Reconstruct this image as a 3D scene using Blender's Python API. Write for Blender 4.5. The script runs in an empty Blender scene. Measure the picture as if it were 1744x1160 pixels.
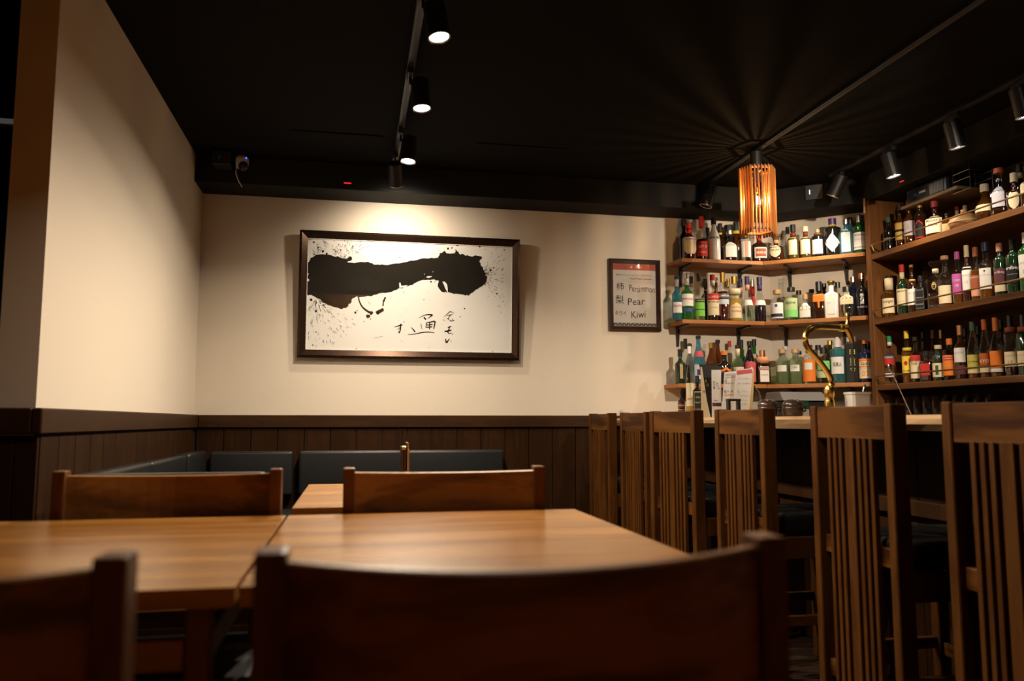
import bpy, bmesh, math, random
from mathutils import Vector, Matrix
random.seed(7)
PI = math.pi
SC = bpy.context.scene
COL = SC.collection

# ------------------------------------------------------------------ camera, world, exposure
CAM_H = .93; FPX = 1356.; PITCH = math.radians(5.81); YAW = math.radians(11.2)
cd = bpy.data.cameras.new('camera'); cam = bpy.data.objects.new('camera', cd); COL.objects.link(cam)
cam.location = (0, 0, CAM_H)
cam.rotation_euler = (PI/2 + PITCH, 0, -YAW)
cd.sensor_width = 36; cd.lens = FPX/1744*36; cd.clip_start = .02
cd.dof.use_dof = True; cd.dof.focus_distance = 4.7; cd.dof.aperture_fstop = 3.2
SC.camera = cam
w = bpy.data.worlds.new('world'); SC.world = w; w.use_nodes = True
w.node_tree.nodes['Background'].inputs[0].default_value = (1., .72, .5, 1)
w.node_tree.nodes['Background'].inputs[1].default_value = .004
SC.view_settings.view_transform = 'Standard'; SC.view_settings.look = 'None'
SC.view_settings.gamma = 1; SC.view_settings.use_curve_mapping = False
SC.view_settings.exposure = 0.0
SC.cycles.transparent_max_bounces = 40; SC.cycles.max_bounces = 8
SC.cycles.sample_clamp_indirect = 4.0
SC.cycles.caustics_reflective = False; SC.cycles.caustics_refractive = False

P_FLOOD = 29.0      # the three lit track heads over the tables
P_PICTURE = 32.0    # head aimed at the picture
P_BAR = 22.0        # heads over the bar
P_BULB = 11.0       # pendant bulb
P_REAR = 80.0       # head washing the wooden wall behind the viewer
WARM = (1., .83, .625); BULB = (1., .62, .28)

FW = Vector((math.sin(YAW)*math.cos(PITCH), math.cos(YAW)*math.cos(PITCH), math.sin(PITCH)))
RT = Vector((math.cos(YAW), -math.sin(YAW), 0)); UP = RT.cross(FW); C0 = Vector((0, 0, CAM_H))
def ray(u, v): return FW*FPX + RT*(u-872) + UP*(580-v)
def on_y(u, v, y): d = ray(u, v); return C0 + d*(y/d.y)
def on_x(u, v, x): d = ray(u, v); return C0 + d*(x/d.x)
def on_z(u, v, z): d = ray(u, v); return C0 + d*((z-CAM_H)/d.z)
def on_p(u, v, p, n): d = ray(u, v); return C0 + d*((Vector(p)-C0).dot(n)/d.dot(n))
def depth(p): return (Vector(p)-C0).dot(FW)

# ------------------------------------------------------------------ materials
MATS = {}
def nodes(name):
    m = bpy.data.materials.new(name); m.use_nodes = True
    return m, m.node_tree.nodes, m.node_tree.links
def plain(name, col, rough=.5, metal=0., coat=0., emit=0., bump=0., bscale=200, spec=.5):
    if name in MATS: return MATS[name]
    m, n, l = nodes(name); b = n['Principled BSDF']
    b.inputs['Base Color'].default_value = (*col, 1); b.inputs['Roughness'].default_value = rough
    b.inputs['Metallic'].default_value = metal; b.inputs['Coat Weight'].default_value = coat
    b.inputs['Coat Roughness'].default_value = .05
    b.inputs['Specular IOR Level'].default_value = spec
    if emit:
        b.inputs['Emission Color'].default_value = (*col, 1); b.inputs['Emission Strength'].default_value = emit
    t = n.new('ShaderNodeTexNoise'); t.inputs['Scale'].default_value = bscale; t.inputs['Detail'].default_value = 4
    tc = n.new('ShaderNodeTexCoord'); l.new(tc.outputs['Object'], t.inputs['Vector'])
    mr = n.new('ShaderNodeMapRange'); mr.inputs[3].default_value = max(0, rough-.04); mr.inputs[4].default_value = min(1, rough+.06)
    l.new(t.outputs[0], mr.inputs[0]); l.new(mr.outputs[0], b.inputs['Roughness'])
    if bump:
        bp = n.new('ShaderNodeBump'); bp.inputs['Strength'].default_value = bump; bp.inputs['Distance'].default_value = .004
        l.new(t.outputs[0], bp.inputs['Height']); l.new(bp.outputs[0], b.inputs['Normal'])
    MATS[name] = m; return m
def wood(name, dark, mid, light, axis='x', scale=9., rough=.4, coat=0., ring=.5, spec=.4, con=.28):
    if name in MATS: return MATS[name]
    m, n, l = nodes(name); b = n['Principled BSDF']
    tc = n.new('ShaderNodeTexCoord'); mp = n.new('ShaderNodeMapping')
    s = [1., 1., 1.]; s['xyz'.index(axis)] = .14
    mp.inputs['Scale'].default_value = s
    l.new(tc.outputs['Object'], mp.inputs['Vector'])
    oi = n.new('ShaderNodeObjectInfo'); mu = n.new('ShaderNodeMath'); mu.operation = 'MULTIPLY'; mu.inputs[1].default_value = 37.
    l.new(oi.outputs['Random'], mu.inputs[0])
    t = n.new('ShaderNodeTexNoise'); t.noise_dimensions = '4D'; t.inputs['Scale'].default_value = scale
    t.inputs['Detail'].default_value = 5; t.inputs['Distortion'].default_value = .8
    l.new(mp.outputs[0], t.inputs['Vector']); l.new(mu.outputs[0], t.inputs['W'])
    # growth rings: repeat the noise height
    mm = n.new('ShaderNodeMath'); mm.operation = 'MULTIPLY'; mm.inputs[1].default_value = 9.; l.new(t.outputs[0], mm.inputs[0])
    pp = n.new('ShaderNodeMath'); pp.operation = 'PINGPONG'; pp.inputs[1].default_value = 1.; l.new(mm.outputs[0], pp.inputs[0])
    f = n.new('ShaderNodeTexNoise'); f.noise_dimensions = '4D'; f.inputs['Scale'].default_value = scale*14; f.inputs['Detail'].default_value = 3
    l.new(mp.outputs[0], f.inputs['Vector']); l.new(mu.outputs[0], f.inputs['W'])
    mx = n.new('ShaderNodeMix'); mx.inputs[0].default_value = ring
    l.new(t.outputs[0], mx.inputs[2]); l.new(pp.outputs[0], mx.inputs[3])
    mx2 = n.new('ShaderNodeMix'); mx2.inputs[0].default_value = .35
    l.new(mx.outputs[0], mx2.inputs[2]); l.new(f.outputs[0], mx2.inputs[3])
    cr = n.new('ShaderNodeValToRGB'); e = cr.color_ramp.elements
    e[0].position = .5-con; e[0].color = (*dark, 1); e[1].position = .5+con; e[1].color = (*light, 1)
    k = e.new(.5); k.color = (*mid, 1)
    l.new(mx2.outputs[0], cr.inputs[0]); l.new(cr.outputs[0], b.inputs['Base Color'])
    b.inputs['Roughness'].default_value = rough; b.inputs['Coat Weight'].default_value = coat
    b.inputs['Coat Roughness'].default_value = .25; b.inputs['Specular IOR Level'].default_value = spec
    bp = n.new('ShaderNodeBump'); bp.inputs['Strength'].default_value = .08; bp.inputs['Distance'].default_value = .002
    l.new(f.outputs[0], bp.inputs['Height']); l.new(bp.outputs[0], b.inputs['Normal'])
    MATS[name] = m; return m
def glass(name, tint, gloss=1.0, body=0., rough=.02):
    """thin-walled glass: tinted see-through shell with Fresnel reflections; body adds a share of tinted diffuse"""
    if name in MATS: return MATS[name]
    m, n, l = nodes(name); n.remove(n['Principled BSDF']); out = n['Material Output']
    tr = n.new('ShaderNodeBsdfTransparent'); tr.inputs[0].default_value = (*tint, 1)
    gl = n.new('ShaderNodeBsdfGlossy'); gl.inputs['Roughness'].default_value = rough; gl.inputs[0].default_value = (1, 1, 1, 1)
    fr = n.new('ShaderNodeFresnel'); ge = n.new('ShaderNodeNewGeometry'); io = n.new('ShaderNodeMath'); io.operation = 'MULTIPLY_ADD'
    io.inputs[1].default_value = -.8333; io.inputs[2].default_value = 1.5     # same reflectance from either side of the thin wall
    l.new(ge.outputs['Backfacing'], io.inputs[0]); l.new(io.outputs[0], fr.inputs[0])
    src = tr
    if body:
        df = n.new('ShaderNodeBsdfDiffuse'); df.inputs[0].default_value = (*tint, 1)
        mb = n.new('ShaderNodeMixShader'); mb.inputs[0].default_value = body
        l.new(tr.outputs[0], mb.inputs[1]); l.new(df.outputs[0], mb.inputs[2]); src = mb
    mul = n.new('ShaderNodeMath'); mul.operation = 'MULTIPLY'; mul.inputs[1].default_value = gloss; mul.use_clamp = True
    l.new(fr.outputs[0], mul.inputs[0])
    ms = n.new('ShaderNodeMixShader'); l.new(mul.outputs[0], ms.inputs[0]); l.new(src.outputs[0], ms.inputs[1]); l.new(gl.outputs[0], ms.inputs[2])
    l.new(ms.outputs[0], out.inputs[0])
    MATS[name] = m; return m
def emitter(name, col, s):
    if name in MATS: return MATS[name]
    m, n, l = nodes(name); n.remove(n['Principled BSDF'])
    e = n.new('ShaderNodeEmission'); e.inputs[0].default_value = (*col, 1); e.inputs[1].default_value = s
    l.new(e.outputs[0], n['Material Output'].inputs[0]); MATS[name] = m; return m

M_WALL = plain('cream_plaster', (.755, .67, .56), .85, bump=.10, bscale=45, spec=.2)
M_CEIL = plain('black_ceiling_paint', (.0115, .0105, .0098), .85, bump=.1, bscale=90, spec=.04)
M_SOFF = plain('black_soffit_paint', (.020, .019, .018), .7, spec=.1)
M_WAIN = wood('dark_wainscot', (.016, .0056, .0013), (.027, .0100, .0024), (.042, .016, .0042), 'z', 14, .55, ring=.25, spec=.12)
M_CAP = wood('dark_cap_rail', (.022, .0085, .0025), (.040, .0155, .0045), (.056, .0235, .0075), 'x', 14, .45, ring=.25, spec=.2)
M_FLOOR = wood('dark_floor_board', (.02, .011, .007), (.035, .02, .012), (.06, .035, .022), 'x', 10, .35, ring=.3)
M_TABLE = wood('table_walnut', (.155, .056, .009), (.33, .135, .023), (.52, .245, .050), 'x', 6, .25, coat=.3, ring=.33, spec=.45)
M_CHAIR = wood('chair_walnut', (.095, .033, .0065), (.19, .071, .0145), (.30, .126, .029), 'x', 5, .34, coat=.15, ring=.7, con=.13)
M_POST = wood('post_walnut', (.08, .028, .010), (.13, .05, .016), (.18, .075, .026), 'z', 12, .42, ring=.3, spec=.25)
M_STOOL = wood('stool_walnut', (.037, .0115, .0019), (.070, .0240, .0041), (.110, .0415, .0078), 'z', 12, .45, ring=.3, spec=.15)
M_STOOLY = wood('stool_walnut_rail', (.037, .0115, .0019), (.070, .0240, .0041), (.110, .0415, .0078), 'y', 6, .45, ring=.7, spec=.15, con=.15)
M_SHELF = wood('shelf_oak', (.27, .095, .022), (.38, .145, .036), (.47, .195, .054), 'x', 9, .45, ring=.25)
M_CAB = wood('cabinet_walnut', (.095, .034, .0075), (.145, .055, .0125), (.20, .080, .020), 'y', 9, .5, ring=.3)
M_CABZ = wood('cabinet_walnut_upright', (.095, .034, .0075), (.145, .055, .0125), (.20, .080, .020), 'z', 9, .5, ring=.3)
M_SLAB = wood('live_edge_slab', (.34, .19, .09), (.48, .29, .15), (.62, .42, .24), 'y', 6, .3, coat=.4, ring=.5)
M_PEND = wood('pendant_wood', (.34, .115, .022), (.46, .175, .038), (.54, .23, .06), 'z', 12, .5, ring=.25)
M_VINYL = plain('black_vinyl', (.012, .0135, .015), .36, bump=.15, bscale=350, spec=.5)
M_VINYL_SHADED = plain('stool_vinyl_shaded', (.005, .0052, .0055), .5, bump=.15, bscale=350, spec=.3)  # black vinyl made darker: the counter's shadow on the seats is in the colour
M_BLACK = plain('black_metal', (.012, .012, .013), .38, metal=0., spec=.5)
M_BLKP = plain('black_plastic', (.015, .015, .016), .45)
M_BRASS = plain('polished_brass', (.90, .60, .17), .24, metal=1.)
M_RAIL = plain('aged_brass', (.42, .29, .11), .35, metal=1.)
M_STEEL = plain('steel', (.62, .6, .58), .22, metal=1.)
M_FRAME = plain('bronze_frame', (.06, .032, .020), .26, metal=.75)
M_DFRAME = plain('dark_frame', (.035, .015, .010), .3, coat=.3)
M_PAPER = plain('painting_paper', (.88, .865, .835), .85, spec=.2)
M_INK = plain('ink', (.020, .017, .013), .9, spec=.1)
M_WHITE = plain('white_paper', (.78, .755, .72), .8, spec=.2)
M_PANE = glass('picture_glass', (.985, .985, .98), 1.1)
M_CLEAR = glass('clear_glass', (.93, .95, .94), 1.3)
M_LAMP = emitter('lamp_face', (1., .95, .86), 40.)
M_FILAMENT = emitter('filament', (1., .72, .36), 60.)
M_BULBG = glass('bulb_glass', (1, .96, .88), .9)

# ------------------------------------------------------------------ mesh helpers
class MB:
    def __init__(s): s.v = []; s.f = []
    def add(s, vs, fs):
        o = len(s.v); s.v += [tuple(p) for p in vs]; s.f += [tuple(i+o for i in f) for f in fs]; return s
    def box(s, x0, x1, y0, y1, z0, z1):
        return s.add([(x0,y0,z0),(x1,y0,z0),(x1,y1,z0),(x0,y1,z0),(x0,y0,z1),(x1,y0,z1),(x1,y1,z1),(x0,y1,z1)],
                     [(3,2,1,0),(4,5,6,7),(0,1,5,4),(1,2,6,5),(2,3,7,6),(3,0,4,7)])
    def prism(s, pts, z0, z1):   # plan outline, counter-clockwise
        n = len(pts)
        return s.add([(x,y,z0) for x,y in pts]+[(x,y,z1) for x,y in pts],
                     [tuple(range(n-1,-1,-1)), tuple(range(n,2*n))]+[(i,(i+1)%n,n+(i+1)%n,n+i) for i in range(n)])
    def lathe(s, prof, n=20, c=(0,0,0), caps=True, pw=None, dep=1., twist=0., flute=0., nf=8):
        rings = []
        for k, (r, z) in enumerate(prof):
            p = pw[k] if pw else 2.
            ring = []
            for i in range(n):
                a = 2*PI*(i+.5)/n; ca, sa = math.cos(a), math.sin(a)
                rr = r*(abs(ca)**p+abs(sa)**p)**(-1/p)
                if flute: rr *= 1+flute*math.cos(nf*a+twist*z)
                ring.append((c[0]+rr*ca, c[1]+rr*sa*dep, c[2]+z))
            rings.append(ring)
        vs = [q for r in rings for q in r]; fs = []
        for k in range(len(rings)-1):
            for i in range(n):
                j = (i+1)%n; fs.append((k*n+i, k*n+j, (k+1)*n+j, (k+1)*n+i))
        if caps:
            fs.append(tuple(range(n-1,-1,-1))); fs.append(tuple((len(rings)-1)*n+i for i in range(n)))
        return s.add(vs, fs)
    def tube(s, pts, r, n=8, rs=None):
        pts = [Vector(p) for p in pts]; rings = []
        up = Vector((0,0,1))
        for k, p in enumerate(pts):
            t = (pts[min(k+1,len(pts)-1)]-pts[max(k-1,0)]).normalized()
            a = t.cross(up)
            if a.length < 1e-3: a = t.cross(Vector((0,1,0)))
            a.normalize(); b = a.cross(t).normalized()
            q = rs[k] if rs else r
            rings.append([p+a*q*math.cos(2*PI*i/n)+b*q*math.sin(2*PI*i/n) for i in range(n)])
        vs = [q for r_ in rings for q in r_]; fs = []
        for k in range(len(rings)-1):
            for i in range(n):
                j = (i+1)%n; fs.append((k*n+i, (k+1)*n+i, (k+1)*n+j, k*n+j))
        fs.append(tuple(range(n))); fs.append(tuple((len(rings)-1)*n+i for i in range(n-1,-1,-1)))
        return s.add(vs, fs)
    def mesh(s, name, bevel=0., seg=1, smooth=False, fix=True):
        me = bpy.data.meshes.new(name); me.from_pydata(s.v, [], s.f)
        bm = bmesh.new(); bm.from_mesh(me)
        if fix: bmesh.ops.recalc_face_normals(bm, faces=bm.faces)
        if bevel:
            bmesh.ops.bevel(bm, geom=[e for e in bm.edges], offset=bevel, segments=seg, affect='EDGES', profile=.6)
        bm.to_mesh(me); bm.free()
        if smooth:
            for p in me.polygons: p.use_smooth = True
        return me
def obj(name, me, mat, parent=None, loc=None, rot=None, kind=None, label=None):
    if isinstance(me, MB): me = me.mesh(name)
    o = bpy.data.objects.new(name, me); COL.objects.link(o)
    if mat is not None and not me.materials: me.materials.append(mat)
    if parent is not None: o.parent = parent
    if loc is not None: o.location = loc
    if rot is not None: o.rotation_euler = rot
    if kind: o['kind'] = kind
    if label: o['label'] = label
    return o
def thing(name, label, cat, loc=(0,0,0), rotz=0., group=None):
    o = bpy.data.objects.new(name, None); COL.objects.link(o); o.empty_display_size = .05
    o.location = loc; o.rotation_euler = (0,0,rotz); o['label'] = label; o['category'] = cat
    if group: o['group'] = group
    return o
def tag(o, label, cat, group=None):
    o['label'] = label; o['category'] = cat
    if group: o['group'] = group
    return o
def dup(root, loc, rotz, label, group=None):
    r = root.copy(); COL.objects.link(r); r.location = loc; r.rotation_euler = (0,0,rotz); r['label'] = label
    if group: r['group'] = group
    for ch in list(root.children):
        c = ch.copy(); COL.objects.link(c); c.parent = r
        for g in list(ch.children):
            d = g.copy(); COL.objects.link(d); d.parent = c
    return r
def lamp(kind, name, loc, target, power, col, parent=None, size=.05, cone=1.2, blend=1., spread=PI):
    d = bpy.data.lights.new(name, kind); d.energy = power; d.color = col
    if kind == 'AREA': d.shape = 'DISK'; d.size = size; d.spread = spread
    else: d.shadow_soft_size = size
    if kind == 'SPOT': d.spot_size = cone; d.spot_blend = blend
    o = bpy.data.objects.new(name, d); COL.objects.link(o); o.location = loc
    o.rotation_euler = (Vector(target)-Vector(loc)).to_track_quat('-Z', 'Y').to_euler()
    return o
TXT = {}
def text_mesh(s, size=1., bold=0.):
    """lettering as a flat mesh in x-z, centred, cap height about .7*size; returns verts, faces, width"""
    key = (s, bold)
    if key not in TXT:
        c = bpy.data.curves.new('lettering', 'FONT'); c.body = s; c.size = 1.; c.align_x = 'CENTER'; c.align_y = 'CENTER'
        c.resolution_u = 2; c.offset = bold
        o = bpy.data.objects.new('lettering', c); COL.objects.link(o)
        dg = bpy.context.evaluated_depsgraph_get(); me = bpy.data.meshes.new_from_object(o.evaluated_get(dg))
        vs = [tuple(v.co) for v in me.vertices]; fs = [tuple(p.vertices) for p in me.polygons]
        bpy.data.objects.remove(o); bpy.data.curves.remove(c); bpy.data.meshes.remove(me)
        xs = [v[0] for v in vs] or [0]; ys = [v[1] for v in vs] or [0]
        TXT[key] = (vs, fs, max(xs)-min(xs), (max(xs)+min(xs))/2, (max(ys)+min(ys))/2, max(ys)-min(ys))
    return TXT[key]
def lettering(s, x, y, z, width=None, height=None, bold=0., mb=None):
    """flat lettering facing -y, centred at x,z"""
    vs, fs, wd, cx, cy, ht = text_mesh(s, bold=bold)
    mb = mb or MB()
    k = (width/wd) if width else height/ht
    if width and height: kz = height/ht
    else: kz = k
    mb.add([(x+(a-cx)*k, y, z+(b-cy)*kz) for a, b, _ in vs], fs)
    return mb

# ------------------------------------------------------------------ the room
XL, YB, ZC = -.926, 5.0, 2.47
XD0, DD = 2.81, Vector((.766, -.643, 0)); DN = Vector((-.643, -.766, 0))     # angled wall: start on the back wall, run, inward normal
def struct(name, mb, mat, parent=None, bevel=0.):
    o = obj(name, mb.mesh(name, bevel), mat, parent); o['kind'] = 'structure'; return o
wb = struct('wall_back', MB().box(XL-.115, XD0, YB, YB+.1, 0, ZC), M_WALL)
XR = 3.45; tR = (XR-XD0)/DD.x
e1 = Vector((XD0, YB, 0)); e2 = e1+DD*tR; bk = Vector((.0643, .0766, 0))
struct('wall_angled', MB().prism([(e1.x,e1.y),(e2.x,e2.y),(e2.x+bk.x,e2.y+bk.y),(e1.x+bk.x,e1.y+bk.y)], 0, ZC), M_WALL)
struct('wall_right', MB().box(XR, XR+.1, -1.7, e2.y, 0, ZC), M_WALL)
wl = struct('wall_left', MB().box(XL-.11, XL, 2.6, YB, 0, ZC), M_WALL)
M_REAR = wood('rear_wall_wood', (.34, .12, .03), (.45, .17, .045), (.55, .23, .07), 'z', 9, .5, ring=.3)
rw = struct('wall_front', MB().box(-3.2, XR+.1, -1.8, -1.7, 0, ZC), M_REAR)
M_DARKW = plain('dark_side_room_paint', (.03, .03, .034), .7)
struct('wall_side', MB().box(-3.3, -3.2, -1.8, 6.1, 0, ZC), M_DARKW)
struct('wall_far', MB().box(-3.3, XL-.115, 6.0, 6.1, 0, ZC), M_DARKW)
ce = struct('ceiling', MB().box(-3.3, XR+.1, -1.8, 6.1, ZC, ZC+.08), M_CEIL)
fl = struct('floor', MB().box(-3.3, XR+.1, -1.8, 6.1, -.06, -.012), M_FLOOR)
fm = MB().box(-3.2, XR, 0, .124, -.012, 0).mesh('plank', .0015); fm.materials.append(M_FLOOR)
for i in range(54): obj('plank', fm, None, fl, (0, -1.7+i*.126, random.uniform(-.0006, 0)))
# dropped black soffit round the back of the ceiling
struct('trim_1', MB().box(XL+.001, XD0-.05, 4.74, YB-.001, 2.308, ZC-.001), M_SOFF, bevel=.003)
a0 = e1+DN*.26-DD*.16; a1 = e2+DN*.26
a2 = e2+DN*.002; a3 = e1+DN*.002
struct('trim_2', MB().prism([(a0.x,a0.y),(a1.x,a1.y),(a2.x,a2.y),(a3.x,a3.y)], 2.306, ZC-.0015), M_SOFF, bevel=.003)
struct('trim_10', MB().box(-3.1, XR-.002, -1.699, -1.45, 2.215, ZC-.002), M_SOFF, bevel=.003)  # unseen rear soffit, added to cut off the wall's reflection in the picture glass
struct('trim_3', MB().box(3.12, XR-.002, -1.44, 4.4, 2.30, ZC-.002), M_SOFF, bevel=.003)
# ceiling board joints
for k, (x0, x1) in enumerate(((-.36, .13), (.64, 1.16))):
    struct('trim_%d' % (4+k), MB().box(x0, x1, 4.236, 4.252, ZC-.006, ZC-.0005), M_CEIL, bevel=.001)
# wainscot: separate boards, a recessed dark joint behind, and the cap rail
struct('baseboard_back', MB().box(XL+.001, 1.95, YB-.006, YB-.0005, 0, .9), plain('joint_black', (.008,.005,.004), .8))
bw = .154
pm = MB().box(0, bw-.004, -.016, -.005, 0.002, .888).mesh('plank', .002); pm.materials.append(M_WAIN)
for i in range(18): obj('plank', pm, None, wb, (XL+.022+i*bw, YB-.001, 0))
struct('baseboard_left', MB().box(XL+.0005, XL+.006, 2.6, YB-.01, 0, .9), MATS['joint_black'])
pl = MB().box(.006, .017, 0, bw-.004, .002, .888).mesh('plank', .002); pl.materials.append(M_WAIN)
for i in range(15): obj('plank', pl, None, wl, (XL, 2.605+i*bw, 0))
pe = MB().box(0, .062, -.016, -.002, .002, .888).mesh('plank', .002); pe.materials.append(M_WAIN)
for i in range(2): obj('plank', pe, None, wl, (XL-.11+i*.064, 2.6, 0))
struct('trim_6', MB().box(XL+.03, 1.95, YB-.032, YB-.0005, .893, .968), M_CAP, bevel=.004)
M_CAPY = wood('dark_cap_rail_side', (.022, .0085, .0025), (.040, .0155, .0045), (.056, .0235, .0075), 'y', 14, .45, ring=.25, spec=.2)
struct('trim_7', MB().box(XL+.0005, XL+.029, 2.57, YB-.002, .893, .97), M_CAPY, bevel=.004)
struct('trim_8', MB().box(XL-.13, XL+.0003, 2.57, 2.599, .893, .97), M_CAP, bevel=.004)
# pale batten in the dark side room
struct('trim_9', MB().box(-2.3, -1.56, 4.0, 4.04, 2.318, 2.345), plain('pale_batten', (.55,.55,.56), .6), bevel=.003)

# ------------------------------------------------------------------ tables and chairs
def make_table(name, label, group, x0, x1, y0, y1):
    t = thing(name, label, 'table', ((x0+x1)/2, (y0+y1)/2, 0), 0, group)
    hx, hy = (x1-x0)/2, (y1-y0)/2
    nb = 5; wid = (2*hy)/nb
    for i in range(nb):
        obj('board', MB().box(-hx, hx, -hy+i*wid+.0002, -hy+(i+1)*wid-.0002, .694, .72).mesh('board', .0007, 1), M_TABLE, t)
    for sx in (-1, 1):
        for sy in (-1, 1):
            cx, cy = sx*(hx-.05), sy*(hy-.06)
            obj('leg', MB().box(cx-.016, cx+.016, cy-.016, cy+.016, .001, .692).mesh('leg', .003), M_POST, t)
    for sy in (-1, 1):
        obj('apron', MB().box(-hx+.068, hx-.068, sy*(hy-.06)-.01, sy*(hy-.06)+.01, .605, .645).mesh('apron', .002), M_CHAIR, t)
    for sx in (-1, 1):
        obj('apron', MB().box(sx*(hx-.05)-.01, sx*(hx-.05)+.01, -hy+.078, hy-.078, .605, .645).mesh('apron', .002), M_CHAIR, t)
    return t
GT = 'walnut dining tables'
make_table('dining_table', 'walnut dining table behind the nearest whole chair back, nearest the bar', GT, -.139, .527, 1.09, 1.885)
make_table('dining_table', 'walnut dining table beside the white wall end, cut by the frame', GT, -.815, -.1445, 1.09, 1.885)
make_table('dining_table', 'far walnut dining table with menus standing on it', GT, -.143, .47, 2.04, 2.79)

def curved_panel(hw, z0, z1, bow, th, dip=.006, n=14):
    vs = []; fs = []
    for i in range(n+1):
        x = -hw+2*hw*i/n; q = 1-(x/hw)**2; y = -bow*q
        zz = z1-dip*q
        vs += [(x, y-th/2, z0), (x, y+th/2, z0), (x, y+th/2, zz-.002), (x, y+th/2-.003, zz), (x, y-th/2+.003, zz), (x, y-th/2, zz-.002)]
    m = 6
    for i in range(n):
        for j in range(m): fs.append((i*m+j, i*m+(j+1)%m, (i+1)*m+(j+1)%m, (i+1)*m+j))
    fs.append(tuple(range(m))); fs.append(tuple(n*m+j for j in range(m)))
    return MB().add(vs, fs)
def make_chair(label, group):
    t = thing('dining_chair', label, 'chair', (0,0,0), 0, group)
    W = .241
    p = curved_panel(W-.024, .535, .812, .052, .018).mesh('backrest'); obj('backrest', p, M_CHAIR, t)
    for s in (-1, 1):
        x = s*(W-.0135)
        obj('post', MB().box(x-.0135, x+.0135, -.02, .02, .001, .822).mesh('post', .004, 2), M_POST, t)
        obj('leg', MB().box(x-.0135, x+.0135, .40, .44, .001, .42).mesh('leg', .003), M_POST, t)
        obj('side_rail', MB().box(x-.010, x+.010, .021, .399, .36, .415).mesh('side_rail', .002), M_CHAIR, t)
        obj('stretcher', MB().box(x-.008, x+.008, .021, .399, .15, .185).mesh('stretcher', .002), M_CHAIR, t)
    obj('front_rail', MB().box(-W+.028, W-.028, .41, .43, .36, .415).mesh('front_rail', .002), M_CHAIR, t)
    obj('rear_rail', MB().box(-W+.028, W-.028, -.01, .01, .36, .415).mesh('rear_rail', .002), M_CHAIR, t)
    obj('lower_back_rail', MB().box(-W+.028, W-.028, -.009, .009, .475, .515).mesh('lower_back_rail', .002), M_CHAIR, t)
    obj('seat', MB().box(-W+.012, W-.012, .022, .445, .422, .468).mesh('seat', .014, 3), M_VINYL, t)
    return t
GC = 'walnut dining chairs'
ch = make_chair('walnut dining chair nearest the viewer, whole curved back dark in the foreground', GC)
ch.location = (.162, .72, 0)
dup(ch, (-.417, .72, 0), 0, 'walnut dining chair in the bottom corner of the photo, only one post whole')
dup(ch, (.220, 1.93, 0), PI, 'walnut dining chair in front of the standing menus, grained back')
dup(ch, (-.400, 1.93, 0), PI, 'walnut dining chair in front of the corner bench, beyond the wall-side table')

# ------------------------------------------------------------------ bench seating
def cushion(x0, x1, y0, y1, z0, z1, b=.018): return MB().box(x0, x1, y0, y1, z0, z1).mesh('cushion', b, 3, True)
bn = thing('wall_bench', 'black vinyl bench along the back wall with dark wood base', 'bench', (.0, 4.7, 0), 0, 'wall benches')
obj('base', MB().box(-.42, .93, -.22, .24, .001, .36).mesh('base', .003), M_WAIN, bn)
obj('seat', MB().box(-.42, .93, -.24, .15, .362, .43).mesh('seat', .02, 3, True), M_VINYL, bn)
for x0, x1, nm in ((-.812, -.345, 0), (-.312, .30, 1), (.32, .916, 2)):
    c = obj('back_cushion', cushion(x0, x1, .185, .262, .50, .757), M_VINYL, bn)
    for zz in (.752,):
        obj('piping', MB().tube([(x0+.02, .19, zz), (x1-.02, .19, zz)], .004, 6).mesh('piping'), M_VINYL, c)
bl = thing('corner_bench', 'black vinyl bench wrapping the corner against the side wall', 'bench', (XL, 3.7, 0), 0, 'wall benches')
obj('base', MB().box(.02, .46, -.60, 1.0, .001, .36).mesh('base', .003), M_WAIN, bl)
obj('seat', MB().box(.09, .48, -.60, 1.0, .362, .43).mesh('seat', .02, 3, True), M_VINYL, bl)
for y0, y1 in ((-.88, -.02), (0.0, .70)):
    obj('back_cushion', MB().box(.019, .085, y0, y1, .50, .757).mesh('back_cushion', .018, 3, True), M_VINYL, bl)
obj('corner_cushion', MB().box(.019, .10, .72, 1.20, .50, .762).mesh('corner_cushion', .018, 3, True), M_VINYL, bl)
br = thing('booth_bench', 'black vinyl bench whose padded back shows just above a chair', 'bench', (-.585, 2.9, 0), 0, 'wall benches')
obj('base', MB().box(-.27, .31, -.19, .19, .001, .36).mesh('base', .003), M_WAIN, br)
obj('seat', MB().box(-.25, .31, -.15, .2, .362, .43).mesh('seat', .02, 3, True), M_VINYL, br)
obj('back_cushion', MB().box(-.25, .315, -.25, -.18, .44, .770).mesh('back_cushion', .018, 3, True), M_VINYL, br)
# standing menus on the far table
mx = on_y(687, 790, 2.6)
t = thing('menu_book', 'dark menu book with brass corner standing edge-on on the far table', 'menu', (mx.x-.002, 2.6, .721))
obj('cover', MB().box(-.006, -.001, -.05, .05, 0, .129).mesh('cover', .001), plain('menu_dark', (.03,.02,.014), .4), t)
obj('cover', MB().box(.001, .006, -.05, .05, 0, .129).mesh('cover', .001), MATS['menu_dark'], t)
obj('corner_tip', MB().box(-.0075, .0075, -.053, -.04, .121, .132).mesh('corner_tip', .002), M_BRASS, t, label='brass corner tip')
t = thing('menu_board', 'pale brown menu board standing edge-on beside the dark menu book', 'menu', (mx.x+.011, 2.6, .721), .0)
obj('board', MB().box(-.0015, .0015, -.05, .05, 0, .142).mesh('board', .0005), plain('menu_tan', (.42,.24,.11), .55), t)
obj('sheet', MB().box(.002, .0045, -.05, .05, 0, .12).mesh('sheet', .0005), plain('menu_brown', (.25,.11,.04), .55), t)
t = thing('acrylic_stand', 'clear acrylic card stand rising above the menu book', 'stand', (mx.x-.012, 2.66, .721))
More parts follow.
